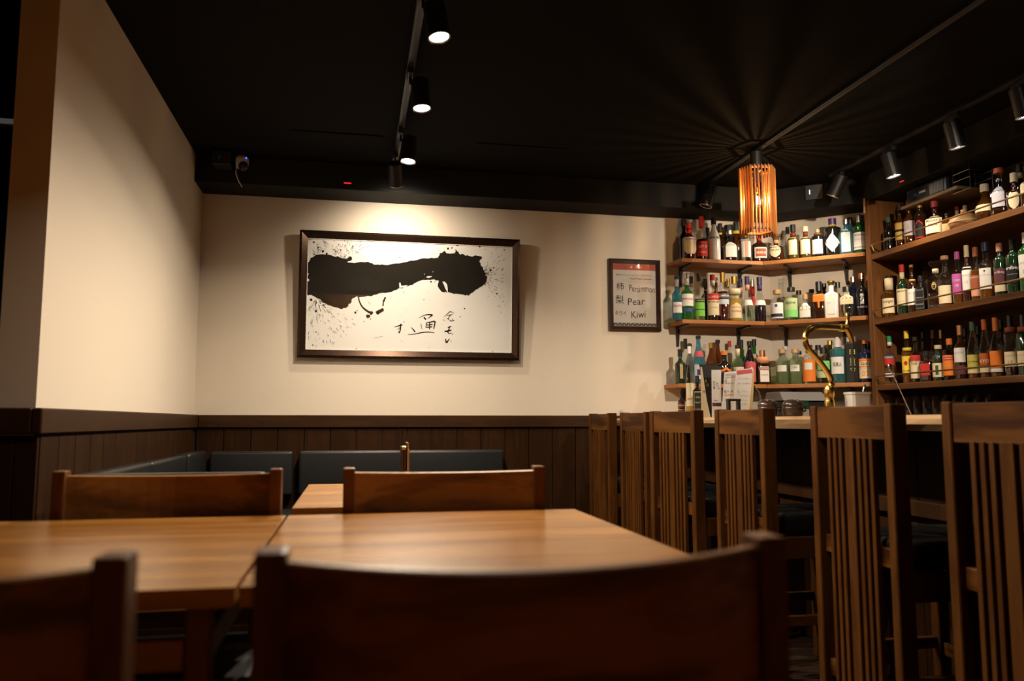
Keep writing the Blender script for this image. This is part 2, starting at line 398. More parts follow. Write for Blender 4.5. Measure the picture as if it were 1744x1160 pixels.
obj('panel', MB().box(-.001, .001, -.045, .045, .004, .178).mesh('panel'), M_CLEAR, t)
obj('panel', MB().box(-.001, .001, -.045, .045, .004, .178).mesh('panel'), M_CLEAR, t, (.008, 0, 0), (0, .02, 0))
obj('foot', MB().box(-.004, .013, -.045, .045, 0, .004).mesh('foot'), M_CLEAR, t)

# ------------------------------------------------------------------ bar counter and stools
YC0, YC1 = .4, 4.965
fr = [(1.655+.018*math.sin(y*3.1)+.010*math.sin(y*7.3+1), y) for y in [YC0+(YC1-YC0)*i/60 for i in range(61)]]
t = thing('bar_counter', 'live-edge slab bar counter running behind the stools', 'counter', (0,0,0))
slab = MB(); n = len(fr)
vs = []
for x, y in fr:
    wob = .006*math.sin(y*5.1)+.003*math.sin(y*13)
    vs += [(x+.012, y, .950), (x, y, .938), (x+.004+wob, y, .922), (x+.02, y, .902), (2.2, y, .902), (2.2, y, .950)]
fs = []
for i in range(n-1):
    for j in range(6): fs.append((i*6+j, i*6+(j+1)%6, (i+1)*6+(j+1)%6, (i+1)*6+j))
fs += [tuple(range(6)), tuple((n-1)*6+j for j in range(6))]
slab.add(vs, fs); me = slab.mesh('slab', smooth=False); obj('slab', me, M_SLAB, t)
obj('core', MB().box(1.97, 2.15, YC0, 4.94, .001, .90).mesh('core'), MATS['joint_black'], t)
cpm = MB().box(1.952, 1.969, 0, .146, .002, .90).mesh('plank', .002); cpm.materials.append(M_WAIN)
for i in range(30): obj('plank', cpm, None, t, (0, YC0+.01+i*.15, 0))
obj('ledge', MB().box(1.925, 1.951, YC0, 4.9, .60, .655).mesh('ledge', .003), M_WAIN, t)
# inner work surface behind the slab
t = thing('work_bench', 'dark work surface inside the bar behind the slab counter', 'counter', (0,0,0))
obj('top', MB().box(2.21, 2.5, YC0, 4.35, .80, .83).mesh('top', .002), M_STEEL, t)
obj('carcass', MB().box(2.22, 2.48, YC0, 4.35, .001, .80).mesh('carcass'), MATS['joint_black'], t)
t = thing('back_counter', 'dark back counter under the bottle shelves', 'counter', (0,0,0))
obj('top', MB().box(2.21, 2.84, 4.45, 4.97, .90, .93).mesh('top', .002), M_WAIN, t)
obj('carcass', MB().box(2.22, 2.82, 4.47, 4.96, .001, .90).mesh('carcass'), MATS['joint_black'], t)

def make_stool(label):
    t = thing('bar_stool', label, 'stool', (0,0,0), 0, 'slat-backed bar stools')
    W = .195
    for s in (-1, 1):
        y = s*(W-.016)
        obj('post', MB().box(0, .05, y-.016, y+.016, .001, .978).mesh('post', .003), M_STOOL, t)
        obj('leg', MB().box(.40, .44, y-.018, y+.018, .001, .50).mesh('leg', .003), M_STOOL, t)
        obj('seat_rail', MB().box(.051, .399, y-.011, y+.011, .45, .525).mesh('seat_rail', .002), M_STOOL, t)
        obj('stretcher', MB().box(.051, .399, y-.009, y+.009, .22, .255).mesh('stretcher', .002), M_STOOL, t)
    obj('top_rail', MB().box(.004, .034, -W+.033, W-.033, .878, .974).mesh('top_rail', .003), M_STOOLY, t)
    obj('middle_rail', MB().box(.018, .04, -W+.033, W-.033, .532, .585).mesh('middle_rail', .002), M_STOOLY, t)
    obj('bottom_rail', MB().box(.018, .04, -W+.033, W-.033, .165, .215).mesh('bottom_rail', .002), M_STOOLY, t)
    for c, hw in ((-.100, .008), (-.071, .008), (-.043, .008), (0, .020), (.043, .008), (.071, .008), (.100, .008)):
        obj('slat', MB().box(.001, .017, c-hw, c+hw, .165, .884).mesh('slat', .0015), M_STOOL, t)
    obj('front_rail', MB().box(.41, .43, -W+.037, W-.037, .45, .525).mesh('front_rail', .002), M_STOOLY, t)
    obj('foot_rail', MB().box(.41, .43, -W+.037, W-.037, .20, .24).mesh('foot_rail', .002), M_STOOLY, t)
    obj('seat_cushion', MB().box(.055, .445, -W+.02, W-.02, .528, .605).mesh('seat_cushion', .022, 3, True), M_VINYL_SHADED, t)
    return t
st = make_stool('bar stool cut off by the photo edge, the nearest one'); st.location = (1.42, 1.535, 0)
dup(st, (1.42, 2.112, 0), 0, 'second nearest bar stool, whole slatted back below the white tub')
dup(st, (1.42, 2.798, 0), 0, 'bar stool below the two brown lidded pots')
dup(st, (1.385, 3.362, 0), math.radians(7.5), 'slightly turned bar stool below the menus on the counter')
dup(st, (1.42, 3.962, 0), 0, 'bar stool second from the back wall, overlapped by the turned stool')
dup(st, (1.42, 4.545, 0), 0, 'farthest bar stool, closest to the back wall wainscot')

# ------------------------------------------------------------------ large framed ink painting (leans slightly forward)
PX0, PX1, PZ0, PZ1 = -.344, 1.029, 1.318, 2.098
PC = ((PX0+PX1)/2, 4.99, PZ0)
pt = thing('framed_painting', 'large framed splashed ink calligraphy on the back wall', 'painting', PC)
pt.rotation_euler = (math.radians(2.5), 0, 0)
hw, hh, fw_ = (PX1-PX0)/2, PZ1-PZ0, .048
def frame_parts(parent, hw, hh, fw_, mat, dep, lip=.012):
    """four mitred mouldings with a sloping face; local origin bottom centre, wall at y=0"""
    cor = [(-hw, 0), (hw, 0), (hw, hh), (-hw, hh)]; inn = [(-hw+fw_, fw_), (hw-fw_, fw_), (hw-fw_, hh-fw_), (-hw+fw_, hh-fw_)]
    for i in range(4):
        a, b = cor[i], cor[(i+1)%4]; c, d = inn[(i+1)%4], inn[i]
        def mid(p, q, f): return (p[0]+(q[0]-p[0])*f, p[1]+(q[1]-p[1])*f)
        a2, b2 = mid(a, d, .3), mid(b, c, .3)
        vs = [(a[0], 0, a[1]), (b[0], 0, b[1]), (c[0], 0, c[1]), (d[0], 0, d[1]),
              (a[0], -dep*.75, a[1]), (b[0], -dep*.75, b[1]), (b2[0], -dep, b2[1]), (a2[0], -dep, a2[1]), (c[0], -dep*.5, c[1]), (d[0], -dep*.5, d[1])]
        fs = [(0,1,2,3), (0,1,5,4), (4,5,6,7), (7,6,8,9), (9,8,2,3), (0,4,7,9,3), (1,5,6,8,2)]
        obj('frame_side', MB().add(vs, fs).mesh('frame_side'), mat, parent)
frame_parts(pt, hw, hh, fw_, M_FRAME, .036)
paper = obj('paper', MB().box(-hw+fw_-.002, hw-fw_+.002, -.014, -.002, fw_-.002, hh-fw_+.002).mesh('paper'), M_PAPER, pt)
obj('inner_lip', (MB().box(-hw+fw_, hw-fw_, -.019, -.016, fw_, fw_+.003).box(-hw+fw_, hw-fw_, -.019, -.016, hh-fw_-.003, hh-fw_)
    .box(-hw+fw_, -hw+fw_+.003, -.019, -.016, fw_, hh-fw_).box(hw-fw_-.003, hw-fw_, -.019, -.016, fw_, hh-fw_)).mesh('inner_lip'), M_WHITE, pt)
def zp(zx, zy):       # sketch coordinates -> local x,z on the paper
    p = on_y(490+zx/4.2537, 370+zy/4.2537, 4.975); return p.x-PC[0], p.z-PC[2]
def flat_poly(pts, y, jit=0., sub=3, closed=True):
    n = len(pts); out = []
    for i in range(n):
        p0, p1, p2, p3 = pts[i-1], pts[i], pts[(i+1)%n], pts[(i+2)%n]
        for k in range(sub):
            t_ = k/sub
            q = [.5*(2*p1[c]+(p2[c]-p0[c])*t_+(2*p0[c]-5*p1[c]+4*p2[c]-p3[c])*t_**2+(3*p1[c]-p0[c]-3*p2[c]+p3[c])*t_**3) for c in (0,1)]
            out.append((q[0]+random.gauss(0, jit), q[1]+random.gauss(0, jit)))
    me = bpy.data.meshes.new('ink'); bm = bmesh.new()
    f = bm.faces.new([bm.verts.new((a, y, b)) for a, b in out]); f.normal_update()
    if f.normal.y > 0: f.normal_flip()
    bmesh.ops.triangulate(bm, faces=[f], ngon_method='EAR_CLIP'); bm.to_mesh(me); bm.free(); return me
INK = [(140,345),(160,318),(172,298),(225,275),(300,280),(360,290),(400,305),(428,308),(445,288),(466,300),(458,318),(432,330),(480,335),(540,327),(600,335),(640,346),(680,349),
 (760,343),(860,325),(960,308),(1060,300),(1086,294),(1100,270),(1124,258),(1138,249),(1148,266),(1180,268),(1208,264),(1214,238),(1234,256),(1260,272),(1310,285),(1390,288),(1402,304),
 (1381,320),(1393,345),(1413,380),(1430,420),(1441,460),(1420,490),(1390,510),(1350,535),(1310,566),(1260,563),(1200,556),(1162,550),(1120,545),(1096,525),(1085,495),(1090,466),
 (1060,456),(1000,455),(940,470),(890,495),(840,508),(790,525),(740,545),(680,550),(620,565),(560,580),(510,578),(472,590),(457,620),(441,632),(436,652),(395,663),(340,650),(290,635),
 (250,610),(215,588),(170,566),(136,558),(136,482),(156,460),(138,432),(157,412),(139,400)]
obj('ink_stroke', flat_poly([zp(*p) for p in INK], -.0146, .0021, 4), M_INK, pt, label='broad black brush stroke')
def stroke(mb, pts, ws, y, sub=6):
    pts = [zp(*p) for p in pts]; n = len(pts); L = []
    for i in range(n-1):
        p0, p1, p2, p3 = pts[max(i-1,0)], pts[i], pts[i+1], pts[min(i+2,n-1)]
        for k in range(sub + (1 if i == n-2 else 0)):
            t_ = k/sub
            q = [.5*(2*p1[c]+(p2[c]-p0[c])*t_+(2*p0[c]-5*p1[c]+4*p2[c]-p3[c])*t_**2+(3*p1[c]-p0[c]-3*p2[c]+p3[c])*t_**3) for c in (0,1)]
            L.append((q, (ws[i]*(1-t_)+ws[i+1]*t_)/1150.))
    vs = []; fs = []
    for i, (q, wd) in enumerate(L):
        a = L[max(i-1,0)][0]; b = L[min(i+1,len(L)-1)][0]; dx, dz = b[0]-a[0], b[1]-a[1]; d = math.hypot(dx, dz) or 1
        nx, nz = -dz/d*wd/2, dx/d*wd/2
        vs += [(q[0]+nx, y, q[1]+nz), (q[0]-nx, y, q[1]-nz)]
    for i in range(len(L)-1): fs.append((2*i, 2*i+1, 2*i+3, 2*i+2))
    mb.add(vs, fs)
def blob(mb, zx, zy, r, y, n=9, st=1., ang=0.):
    x, z = zp(zx, zy); r = r/1520.; vs = []
    for i in range(n):
        a = 2*PI*i/n; rr = r*random.uniform(.82, 1.15); p, q = rr*math.cos(a)*st, rr*math.sin(a)
        vs.append((x+p*math.cos(ang)-q*math.sin(ang), y, z+p*math.sin(ang)+q*math.cos(ang)))
    mb.add(vs, [tuple(range(n))])
gap = MB()   # bare paper left inside the stroke
for pts in ([(1118,470),(1128,490),(1140,520),(1158,552),(1156,515),(1152,490),(1135,470)], [(808,515),(806,480),(814,474),(822,500),(870,495),(850,508)], [(998,438),(1015,430),(1045,432),(1020,444)], [(984,412),(992,415),(988,420)], [(1046,396),(1052,398),(1048,404)],
            [(1232,262),(1252,258),(1288,242),(1282,252),(1262,268),(1245,276)]):
    ql = [zp(*p) for p in pts]; gap.add([(a, -.0149, b) for a, b in ql], [tuple(range(len(ql)))])
obj('bare_paper_gap', gap.mesh('bare_paper_gap', fix=False), M_PAPER, pt)
dk = MB()
stroke(dk, [(512,580),(520,612),(540,650),(575,680),(600,692)], [8,10,11,14,18], -.0147)
stroke(dk, [(640,694),(668,682),(694,672)], [20,26,16], -.0147); stroke(dk, [(690,640),(693,615),(705,585)], [9,9,14], -.0147)
for b in ((582,718,20),(606,695,17),(652,694,18),(684,672,16),(690,640,8),(696,606,11),(706,586,9),(600,738,6)): blob(dk, *b, -.0147, 11)
obj('ink_drip', dk.mesh('ink_drip', fix=False), M_INK, pt)
stroke_mb = MB(); stroke(stroke_mb, [(555,545),(600,540),(585,560)], [8,10,6], -.0147)
sp = MB()
for b in ((190,187,10),(215,205,6),(222,225,9),(256,252,10),(284,270,11),(455,303,14),(448,166,7),(330,240,5),(205,681,10),(490,692,11),(503,677,5),(554,756,5),(387,793,5),(497,953,5),
          (182,925,6),(206,832,6),(258,638,9),(275,630,6),(170,600,14),(210,622,6),(1157,234,11),(1186,228,8),(1225,208,10),(1385,218,10),(1563,243,7),(1465,389,9),(1486,370,7),(1508,388,4),(1550,385,8),
          (1279,663,7),(1248,722,6),(1484,974,5),(985,598,5),(840,545,5),(1035,470,8),(1065,471,5),(1449,578,4),(1512,555,7),(1470,268,5),(1424,240,5),(965,975,3),(1022,945,3),(829,903,3),(424,851,3),(745,592,3),(811,296,5),(1030,285,3)):
    blob(sp, *b, -.0148, 9, random.uniform(.8, 1.3), random.uniform(0, 3))
def spray(cx, cy, n, dmin, dmax, a0, a1, rmax, streak=.4):
    for _ in range(n):
        a = math.radians(random.uniform(a0, a1)); d = dmin+(dmax-dmin)*random.random()**1.3
        x, y = cx+d*math.cos(a), cy-d*math.sin(a)
        if not (150 < x < 1570 and 165 < y < 980): continue
        if random.random() < streak: blob(sp, x, y, random.uniform(1.1, 2.2), -.0148, 6, random.uniform(4, 13), a)
        else: blob(sp, x, y, random.uniform(1.2, rmax*1.3), -.0148, 6)
spray(400, 320, 230, 10, 230, 25, 165, 3.4); spray(220, 290, 40, 20, 150, 60, 170, 4); spray(1390, 420, 230, 40, 330, -62, 60, 3.6, .6)
spray(200, 580, 190, 30, 360, -120, -30, 3.4, .5); spray(500, 480, 60, 150, 600, -60, -10, 2.0, .1); spray(900, 400, 60, 80, 500, -70, 70, 1.8, .1)
obj('ink_splatter', sp.mesh('ink_splatter', fix=False), M_INK, pt, kind='stuff')
cal = MB(); Y = -.0148
# brushed signature characters, column by column
for pts, ws in (([(1128,725),(1150,705),(1175,684)],[2,4,7]), ([(1175,684),(1190,690),(1206,698)],[7,4,2]), ([(1150,712),(1180,708),(1192,703)],[4,6,3]), ([(1178,708),(1165,728),(1150,740)],[6,5,3]),
                ([(1158,732),(1168,745)],[7,5]), ([(1170,750),(1188,752),(1206,748)],[6,7,5]), ([(1188,738),(1198,742)],[5,4]),
                ([(1158,800),(1172,795),(1184,790)],[6,9,6]), ([(1135,828),(1160,824),(1185,818)],[9,12,8]), ([(1172,795),(1164,820),(1160,835),(1170,842),(1186,838)],[5,9,8,6,5]), ([(1190,845),(1197,848)],[8,6]),
                ([(1142,880),(1145,895),(1150,910)],[6,10,12]), ([(1150,910),(1162,892),(1172,880)],[12,8,4]), ([(1180,896),(1184,902)],[7,5]),
                ([(948,732),(985,712),(1020,706),(1048,710)],[2,5,9,12]), ([(1048,710),(1030,722),(1015,735)],[11,7,3]), ([(985,725),(1000,742)],[10,12]),
                ([(963,770),(967,790),(970,812)],[4,5,3]), ([(1005,765),(1000,800)],[8,5]), ([(1005,765),(1035,760),(1064,756),(1062,785),(1056,810)],[6,9,10,9,6]), ([(1008,782),(1048,778)],[7,9]), ([(1004,798),(1046,794)],[6,8]), ([(1028,762),(1026,812)],[8,7]),
                ([(893,798),(910,815),(922,832)],[3,8,10]), ([(870,850),(920,846),(980,834),(1030,832),(1062,838)],[3,6,8,7,4]),
                ([(772,796),(800,788),(828,780)],[3,8,10]), ([(818,772),(816,810),(808,840)],[8,10,8]), ([(808,840),(800,826)],[8,4]), ([(812,800),(795,815)],[5,3]), ([(838,756),(844,762)],[5,4]),
                ([(625,880),(640,868),(652,876),(668,866),(692,864)],[1.2,1.6,1.2,1.6,1])):
    stroke(cal, pts, ws, Y)
obj('calligraphy', cal.mesh('calligraphy', fix=False), M_INK, pt, label='small brushed characters')
obj('glass_pane', MB().add([(-hw+fw_, -.0165, fw_), (hw-fw_, -.0165, fw_), (hw-fw_, -.0165, hh-fw_), (-hw+fw_, -.0165, hh-fw_)], [(0,1,2,3)]).mesh('glass_pane', fix=False), M_PANE, pt)

# ------------------------------------------------------------------ small framed list of fresh fruit
SX0, SX1, SZ0, SZ1 = 1.640, 2.0, 1.527, 2.008
q = thing('framed_sign', 'small dark framed handwritten fruit list beside the bottle shelves', 'sign', ((SX0+SX1)/2, 4.996, SZ0))
shw, shh = (SX1-SX0)/2, SZ1-SZ0
frame_parts(q, shw, shh, .03, M_DFRAME, .026)
obj('paper', MB().box(-shw+.028, shw-.028, -.008, -.002, .028, shh-.028).mesh('paper'), plain('sign_paper', (.62,.565,.52), .8), q)
M_REDB = plain('sign_red', (.40,.085,.05), .7); M_NAVY = plain('sign_navy', (.07,.065,.075), .7); M_SEPIA = plain('sign_black', (.03,.026,.024), .8)
x0, x1 = -shw+.031, shw-.031
obj('header_band', MB().box(x0, x1, -.0086, -.0082, shh-.072, shh-.031).mesh('header_band'), M_REDB, q, label='red header band')
fb = obj('footer_band', MB().box(x0, x1, -.0086, -.0082, .033, .053).mesh('footer_band'), M_NAVY, q, label='dark patterned footer band')
pat = MB()
for i in range(10):
    for j in range(2):
        cx, cz = x0+.015+i*(x1-x0-.03)/9+(j*.014), .038+j*.010
        if cx < x1-.004: pat.add([(cx-.004,-.0089,cz),(cx,-.0089,cz-.003),(cx+.004,-.0089,cz),(cx,-.0089,cz+.003)], [(0,1,2,3)])
obj('pattern', pat.mesh('pattern', fix=False), M_WHITE, fb)
gold = MB().box(x0, x1, -.0088, -.0082, .030, .0325)
obj('gold_line', gold.mesh('gold_line'), plain('gold_print', (.5,.36,.08), .5), q)
hd = MB(); lettering('●', -.02, -.0088, shh-.052, height=.016, mb=hd); lettering('1 BAR', .03, -.0088, shh-.052, height=.014, mb=hd)
obj('emblem', hd.mesh('emblem', fix=False), plain('sign_pink', (.65,.45,.4), .7), q)
wr = MB()
lettering('本日のフレッシュフルーツカクテル', -.005, -.0088, .355+.02, width=.25, mb=wr)
lettering('Fresh Fruits Cocktails', .045, -.0088, .352, width=.15, mb=wr)
for s, x, z, h in (('柿', -.100, .297, .052), ('梨', -.105, .208, .056)): lettering(s, x, -.0088, z, height=h, mb=wr)
lettering('キウイ', -.098, -.0088, .117, width=.075, height=.032, mb=wr)
def hand(s, x, z, w_, h_):
    vs, fs, wd, cx, cy, ht = text_mesh(s)
    wr.add([(x+(a-cx)*w_/wd, -.0088, z+(b-cy)*h_/ht+.003*math.sin(a*2.3)) for a, b, _ in vs], fs)
hand('Persimmon', .053, .285, .178, .045); hand('Pear', .012, .198, .118, .046); hand('Kiwi', .025, .111, .10, .046)
obj('writing', wr.mesh('writing', fix=False), M_SEPIA, q, label='handwritten and printed black writing')
obj('glass_pane', MB().add([(x0-.001,-.0105,.03),(x1+.001,-.0105,.03),(x1+.001,-.0105,shh-.03),(x0-.001,-.0105,shh-.03)],[(0,1,2,3)]).mesh('glass_pane', fix=False), M_PANE, q)

# ------------------------------------------------------------------ bottle shelves
ZS = (1.992, 1.588, 1.172)
SN = ('top', 'middle', 'lowest')
d0 = Vector((2.655, 4.8, 0))                                   # front corner where the two runs meet
wc = Vector((XD0, YB, 0))
d1 = d0+DD*.625; w1 = wc+DD*.76
w1 = d1-DN*.25
def bracket(p, nrm, ln, parent, z):
    """black tapering shelf bracket under a shelf: p on the wall, nrm into the room"""
    side = Vector((-nrm.y, nrm.x, 0))*.011
    zz = z-.026
    prof = [(.004, zz), (ln, zz), (ln, zz-.008), (.026, zz-.02), (.012, zz-.13), (.004, zz-.135)]
    vs = []
    for s in (-1, 1):
        for dd, hz in prof: v = p+nrm*dd+side*s*(1 if hz > zz-.05 else .7); vs.append((v.x, v.y, hz))
    n = len(prof)
    fs = [tuple(range(n)), tuple(range(2*n-1, n-1, -1))]+[(i, (i+1)%n, n+(i+1)%n, n+i) for i in range(n)]
    obj('bracket', MB().add(vs, fs).mesh('bracket', .0015), M_BLACK, parent)
for k, z in enumerate(ZS):
    xl = 2.055 if k < 2 else 2.02
    t = thing('bottle_shelf', '%s wooden bottle shelf on the back wall beside the fruit list' % SN[k], 'shelf', (0,0,0), 0, 'bottle shelves')
    obj('board', MB().prism([(xl+.02, 4.8), (d0.x-.001, d0.y), (wc.x-.003, wc.y-.002), (xl, 4.998)], z-.025, z).mesh('board', .002), M_SHELF, t)
    for x in (2.15, 2.58) if k != 1 else (2.12, 2.56): bracket(Vector((x, 4.999, 0)), Vector((0,-1,0)), .17, t, z)
    t = thing('bottle_shelf', '%s wooden bottle shelf on the angled wall next to the cabinet' % SN[k], 'shelf', (0,0,0), 0, 'bottle shelves')
    pa, pb, pc_, pd = d0+DD*.001, d1, w1, wc+DN*.003
    obj('board', MB().prism([(pa.x,pa.y),(pb.x,pb.y),(pc_.x,pc_.y),(pd.x,pd.y)], z-.026, z-.0005).mesh('board', .002), M_SHELF, t)
    for s in (.14, .5) if k != 1 else (.1, .47): bracket(wc+DD*s+DN*.001, DN, .2, t, z)
# ------------------------------------------------------------------ walnut bottle cabinet
ZK = (1.952, 1.550, 1.150)
XC = 3.1; YP = 4.345
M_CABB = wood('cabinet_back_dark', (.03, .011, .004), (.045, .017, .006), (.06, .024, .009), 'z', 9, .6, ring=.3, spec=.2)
cab = thing('bottle_cabinet', 'walnut back-bar bottle cabinet with brass gallery rails', 'cabinet', (0,0,0))
obj('side_panel', MB().box(XC, XR-.003, YP-.045, YP, .001, 2.296).mesh('side_panel', .003), M_CABZ, cab)
obj('side_panel', MB().box(XC, XR-.003, .9, .945, .001, 2.296).mesh('side_panel', .003), M_CABZ, cab)
obj('back_panel', MB().box(XR-.02, XR-.004, .95, YP-.046, .001, 2.296).mesh('back_panel'), M_CABB, cab)
obj('base', MB().box(XC+.02, XR-.022, .95, YP-.046, .001, .90).mesh('base'), M_WAIN, cab)
for z in ZK+(.935,):
    s = obj('shelf', MB().box(XC+.004, XR-.022, .946, YP-.046, z-.034, z).mesh('shelf', .002), M_CAB, cab)
    if z > 1:
        obj('rail', MB().tube([(XC-.012, YP-.06, z+.052), (XC-.012, .96, z+.052)], .0045, 8).mesh('rail', smooth=True), M_RAIL, s, label='brass gallery rail')
        for yy in (YP-.075, 2.9, 1.2):
            obj('rail_bracket', MB().tube([(XC-.012, yy, z+.052), (XC+.002, yy, z+.02), (XC+.03, yy, z+.004)], .0045, 6).mesh('rail_bracket'), M_RAIL, s)

# ------------------------------------------------------------------ bottles
GL = {'black': plain('glass_black', (.010,.009,.009), .06, coat=.6), 'white': plain('glass_white', (.80,.78,.75), .16, coat=.5), 'frost': plain('glass_frost', (.62,.62,.61), .3, coat=.3),
      'brown': plain('glass_dark_brown', (.030,.011,.005), .05, coat=.6), 'navy': plain('glass_navy', (.012,.016,.045), .06, coat=.6), 'dkgreen': plain('glass_dark_green', (.010,.028,.012), .05, coat=.6),
      'red': plain('glass_deep_red', (.10,.012,.008), .06, coat=.6),
      'clear': M_CLEAR, 'green': glass('glass_green', (.10,.40,.10), 1.3, .18), 'amber': glass('glass_amber', (.42,.16,.03), 1.3, .12), 'olive': glass('glass_olive', (.32,.24,.05), 1.3, .15),
      'blue': glass('glass_blue', (.18,.50,.62), 1.3, .22), 'teal': glass('glass_teal', (.12,.42,.46), 1.3, .22), 'aqua': glass('glass_aqua', (.50,.70,.70), 1.3, .15), 'sage': glass('glass_sage', (.66,.76,.56), 1.3, .08)}
LQ = {'dark': plain('liquid_dark', (.022,.008,.005), .1, coat=.5), 'ruby': plain('liquid_ruby', (.06,.008,.006), .1, coat=.5), 'whisky': glass('liquid_whisky', (.38,.13,.02), .5, .35), 'gold': glass('liquid_gold', (.75,.50,.10), .5, .4),
      'orange': plain('liquid_orange', (.62,.17,.03), .2), 'purple': plain('liquid_purple', (.016,.008,.016), .1, coat=.5), 'water': glass('liquid_water', (.86,.90,.86), .4), 'green': glass('liquid_green', (.62,.74,.45), .4, .12), 'red': plain('liquid_red', (.30,.03,.015), .15)}
PC_ = {'k': (.012,.012,.013), 'red': (.52,.03,.025), 'dred': (.22,.02,.02), 'w': (.80,.77,.72), 'cr': (.74,.62,.40), 'gold': (.60,.38,.10), 'cop': (.72,.33,.17), 'cork': (.50,.28,.11), 'navy': (.025,.03,.09), 'purple': (.08,.03,.14),
       'silver': (.62,.61,.60), 'org': (.85,.22,.03), 'dorg': (.52,.12,.02), 'green': (.03,.24,.10), 'lime': (.20,.55,.07), 'lgrn': (.45,.58,.30), 'grn2': (.22,.62,.18), 'yel': (.85,.62,.05), 'mag': (.50,.09,.33), 'sal': (.70,.33,.22), 'maroon': (.13,.04,.045), 'lil': (.60,.53,.58),
       'lav': (.48,.46,.52), 'grey': (.10,.10,.11), 'mid': (.45,.43,.40), 'brown': (.16,.07,.025), 'wd': (.62,.38,.19), 'lblue': (.55,.62,.68), 'blue': (.04,.08,.30), 'pink': (.62,.10,.13), 'tan': (.50,.35,.16), 'gol2': (.55,.48,.10), 'dgrn': (.04,.09,.05), 'rbr': (.35,.09,.04)}
def pc(c, kind='paper'):
    if kind == 'cap': return plain('cap_'+c, PC_[c], .35 if c not in ('gold','cop','silver') else .28, metal=1. if c in ('gold','cop','silver') else 0., coat=.2)
    if kind == 'ink': return plain('print_'+c, PC_[c], .7)
    return plain('label_'+c, PC_[c], .6, spec=.3)
# style: shoulder start, neck start, neck radius, squareness, depth ratio, collar
ST = {'W': (.56,.72,.36,2,1.), 'S': (.46,.86,.34,2,1.), 'Q': (.62,.73,.36,7,.85), 'F': (.60,.74,.26,5,.6), 'L': (.68,.80,.34,2,1.), 'B': (.30,.74,.36,2,1.), 'R': (.50,.62,.30,2.4,.8), 'G': (.20,.62,.34,2,1.), 'J': (.72,.84,.40,2,1.), 'C': (.66,.80,.45,2,1.), 'H': (.995,.999,.98,2,1.)}
def profile(h, r, style, cf):
    sh, ne, rn, sq, dep = ST[style]
    top = 1-cf; ne = min(ne, top-.01) if top < .97 else ne
    if style == 'G':
        pr = [(r*.55, 0), (r*.75, h*.02)]+[(r*(.36+.64*math.sin(PI*(.12+.80*i/8))), h*(.03+.55*i/8)) for i in range(9)]+[(r*rn, h*.66), (r*rn, h*top)]
        return pr, [2]*len(pr), dep
    pr = [(r*.90, 0), (r*.985, h*.012), (r, h*.03), (r, h*sh)]
    for i in range(1, 7):
        f = i/6; k = .5-.5*math.cos(PI*f); k = k if style != 'F' else f**1.8
        pr.append((r*(1-(1-rn)*k), h*(sh+(ne-sh)*f)))
    if ne < top-.02: pr.append((r*rn, h*(ne+top)/2))
    pr.append((r*rn, h*top))
    pw = [sq if z <= h*(sh+.3*(ne-sh)) else 2+(sq-2)*max(0, (h*ne-z)/(h*(ne-sh))) for _, z in pr]
    return pr, pw, dep
def radius_at(pr, z):
    for (r0, z0), (r1, z1) in zip(pr, pr[1:]):
        if z0 <= z <= z1: return r0+(r1-r0)*((z-z0)/max(1e-6, z1-z0))
    return pr[-1][0]
def patch(pr, h, f0, f1, ha, sq, dep, off=.0007, n=10, shape='r', skew=0.):
    """a label following the front (-y) of the bottle between heights f0..f1, half-angle ha"""
    vs = []; fs = []; zs = [h*(f0+(f1-f0)*k/6) for k in range(7)]
    for k, z in enumerate(zs):
        r = radius_at(pr, z); a_h = ha
        t_ = 2*k/6-1
        if shape == 'o': a_h = ha*math.sqrt(max(0.02, 1-t_*t_))
        if shape == 'd': a_h = ha*max(.03, 1-abs(t_-.0))
        if shape == 'a': a_h = ha*(1 if t_ < .2 else math.sqrt(max(.02, 1-((t_-.2)/.8)**2)))
        if shape == 's': a_h = ha*(1 if t_ > -.5 else .5+(t_+1))
        for i in range(n+1):
            a = -PI/2+skew+math.radians(a_h)*(2*i/n-1); ca, sa = math.cos(a), math.sin(a)
            rr = (r+off)*(abs(ca)**sq+abs(sa)**sq)**(-1/sq)
            vs.append((rr*ca, rr*sa*dep - (off if dep < 1 else 0), z))
    m = n+1
    for k in range(6):
        for i in range(n): fs.append((k*m+i, k*m+i+1, (k+1)*m+i+1, (k+1)*m+i))
    return MB().add(vs, fs)
def wrap_text(s, pr, h, f, wf, sq, dep, hf=None, skew=0., vertical=False):
    vs, fs, wd, cx, cy, ht = text_mesh(s, bold=.008)
    r = radius_at(pr, h*f); W = 2*r*wf; k = W/wd; kz = hf*h/ht if hf else k
    out = []
    for a, b, _ in vs:
        x = (a-cx)*k; z = h*f+(b-cy)*kz
        an = -PI/2+skew+x/r if sq < 3 else -PI/2+math.atan2(x, r)
        ca, sa = math.cos(an), math.sin(an); rr = (radius_at(pr, z)+.0016)*(abs(ca)**sq+abs(sa)**sq)**(-1/sq)
        out.append((rr*ca, rr*sa*dep-(.0010 if dep < 1 else 0), z))
    return MB().add(out, fs)
NCOUNT = {}
def place(shelf, row, u, vt):
    """true position on the shelf for the bottle seen at column u whose top is at height vt"""
    a, k = shelf[0], int((shelf+'0')[1])
    if a == 'B': off = (.062, .150)[row]; P = on_y(u, vt, 4.8+off); z = ZS[k]; rot = -.20
    elif a == 'A': off = (.070, .178)[row]; P = on_p(u, vt, d0-DN*off, DN); z = ZS[k]-.0005; rot = -.70
    elif a == 'C': off = (.085, .215)[row]; P = on_x(u, vt, XC+off); z = ZK[k]; rot = -1.0
    else: off = row; P = on_y(u, vt, row); z = .951; rot = -.35
    return P, z, rot
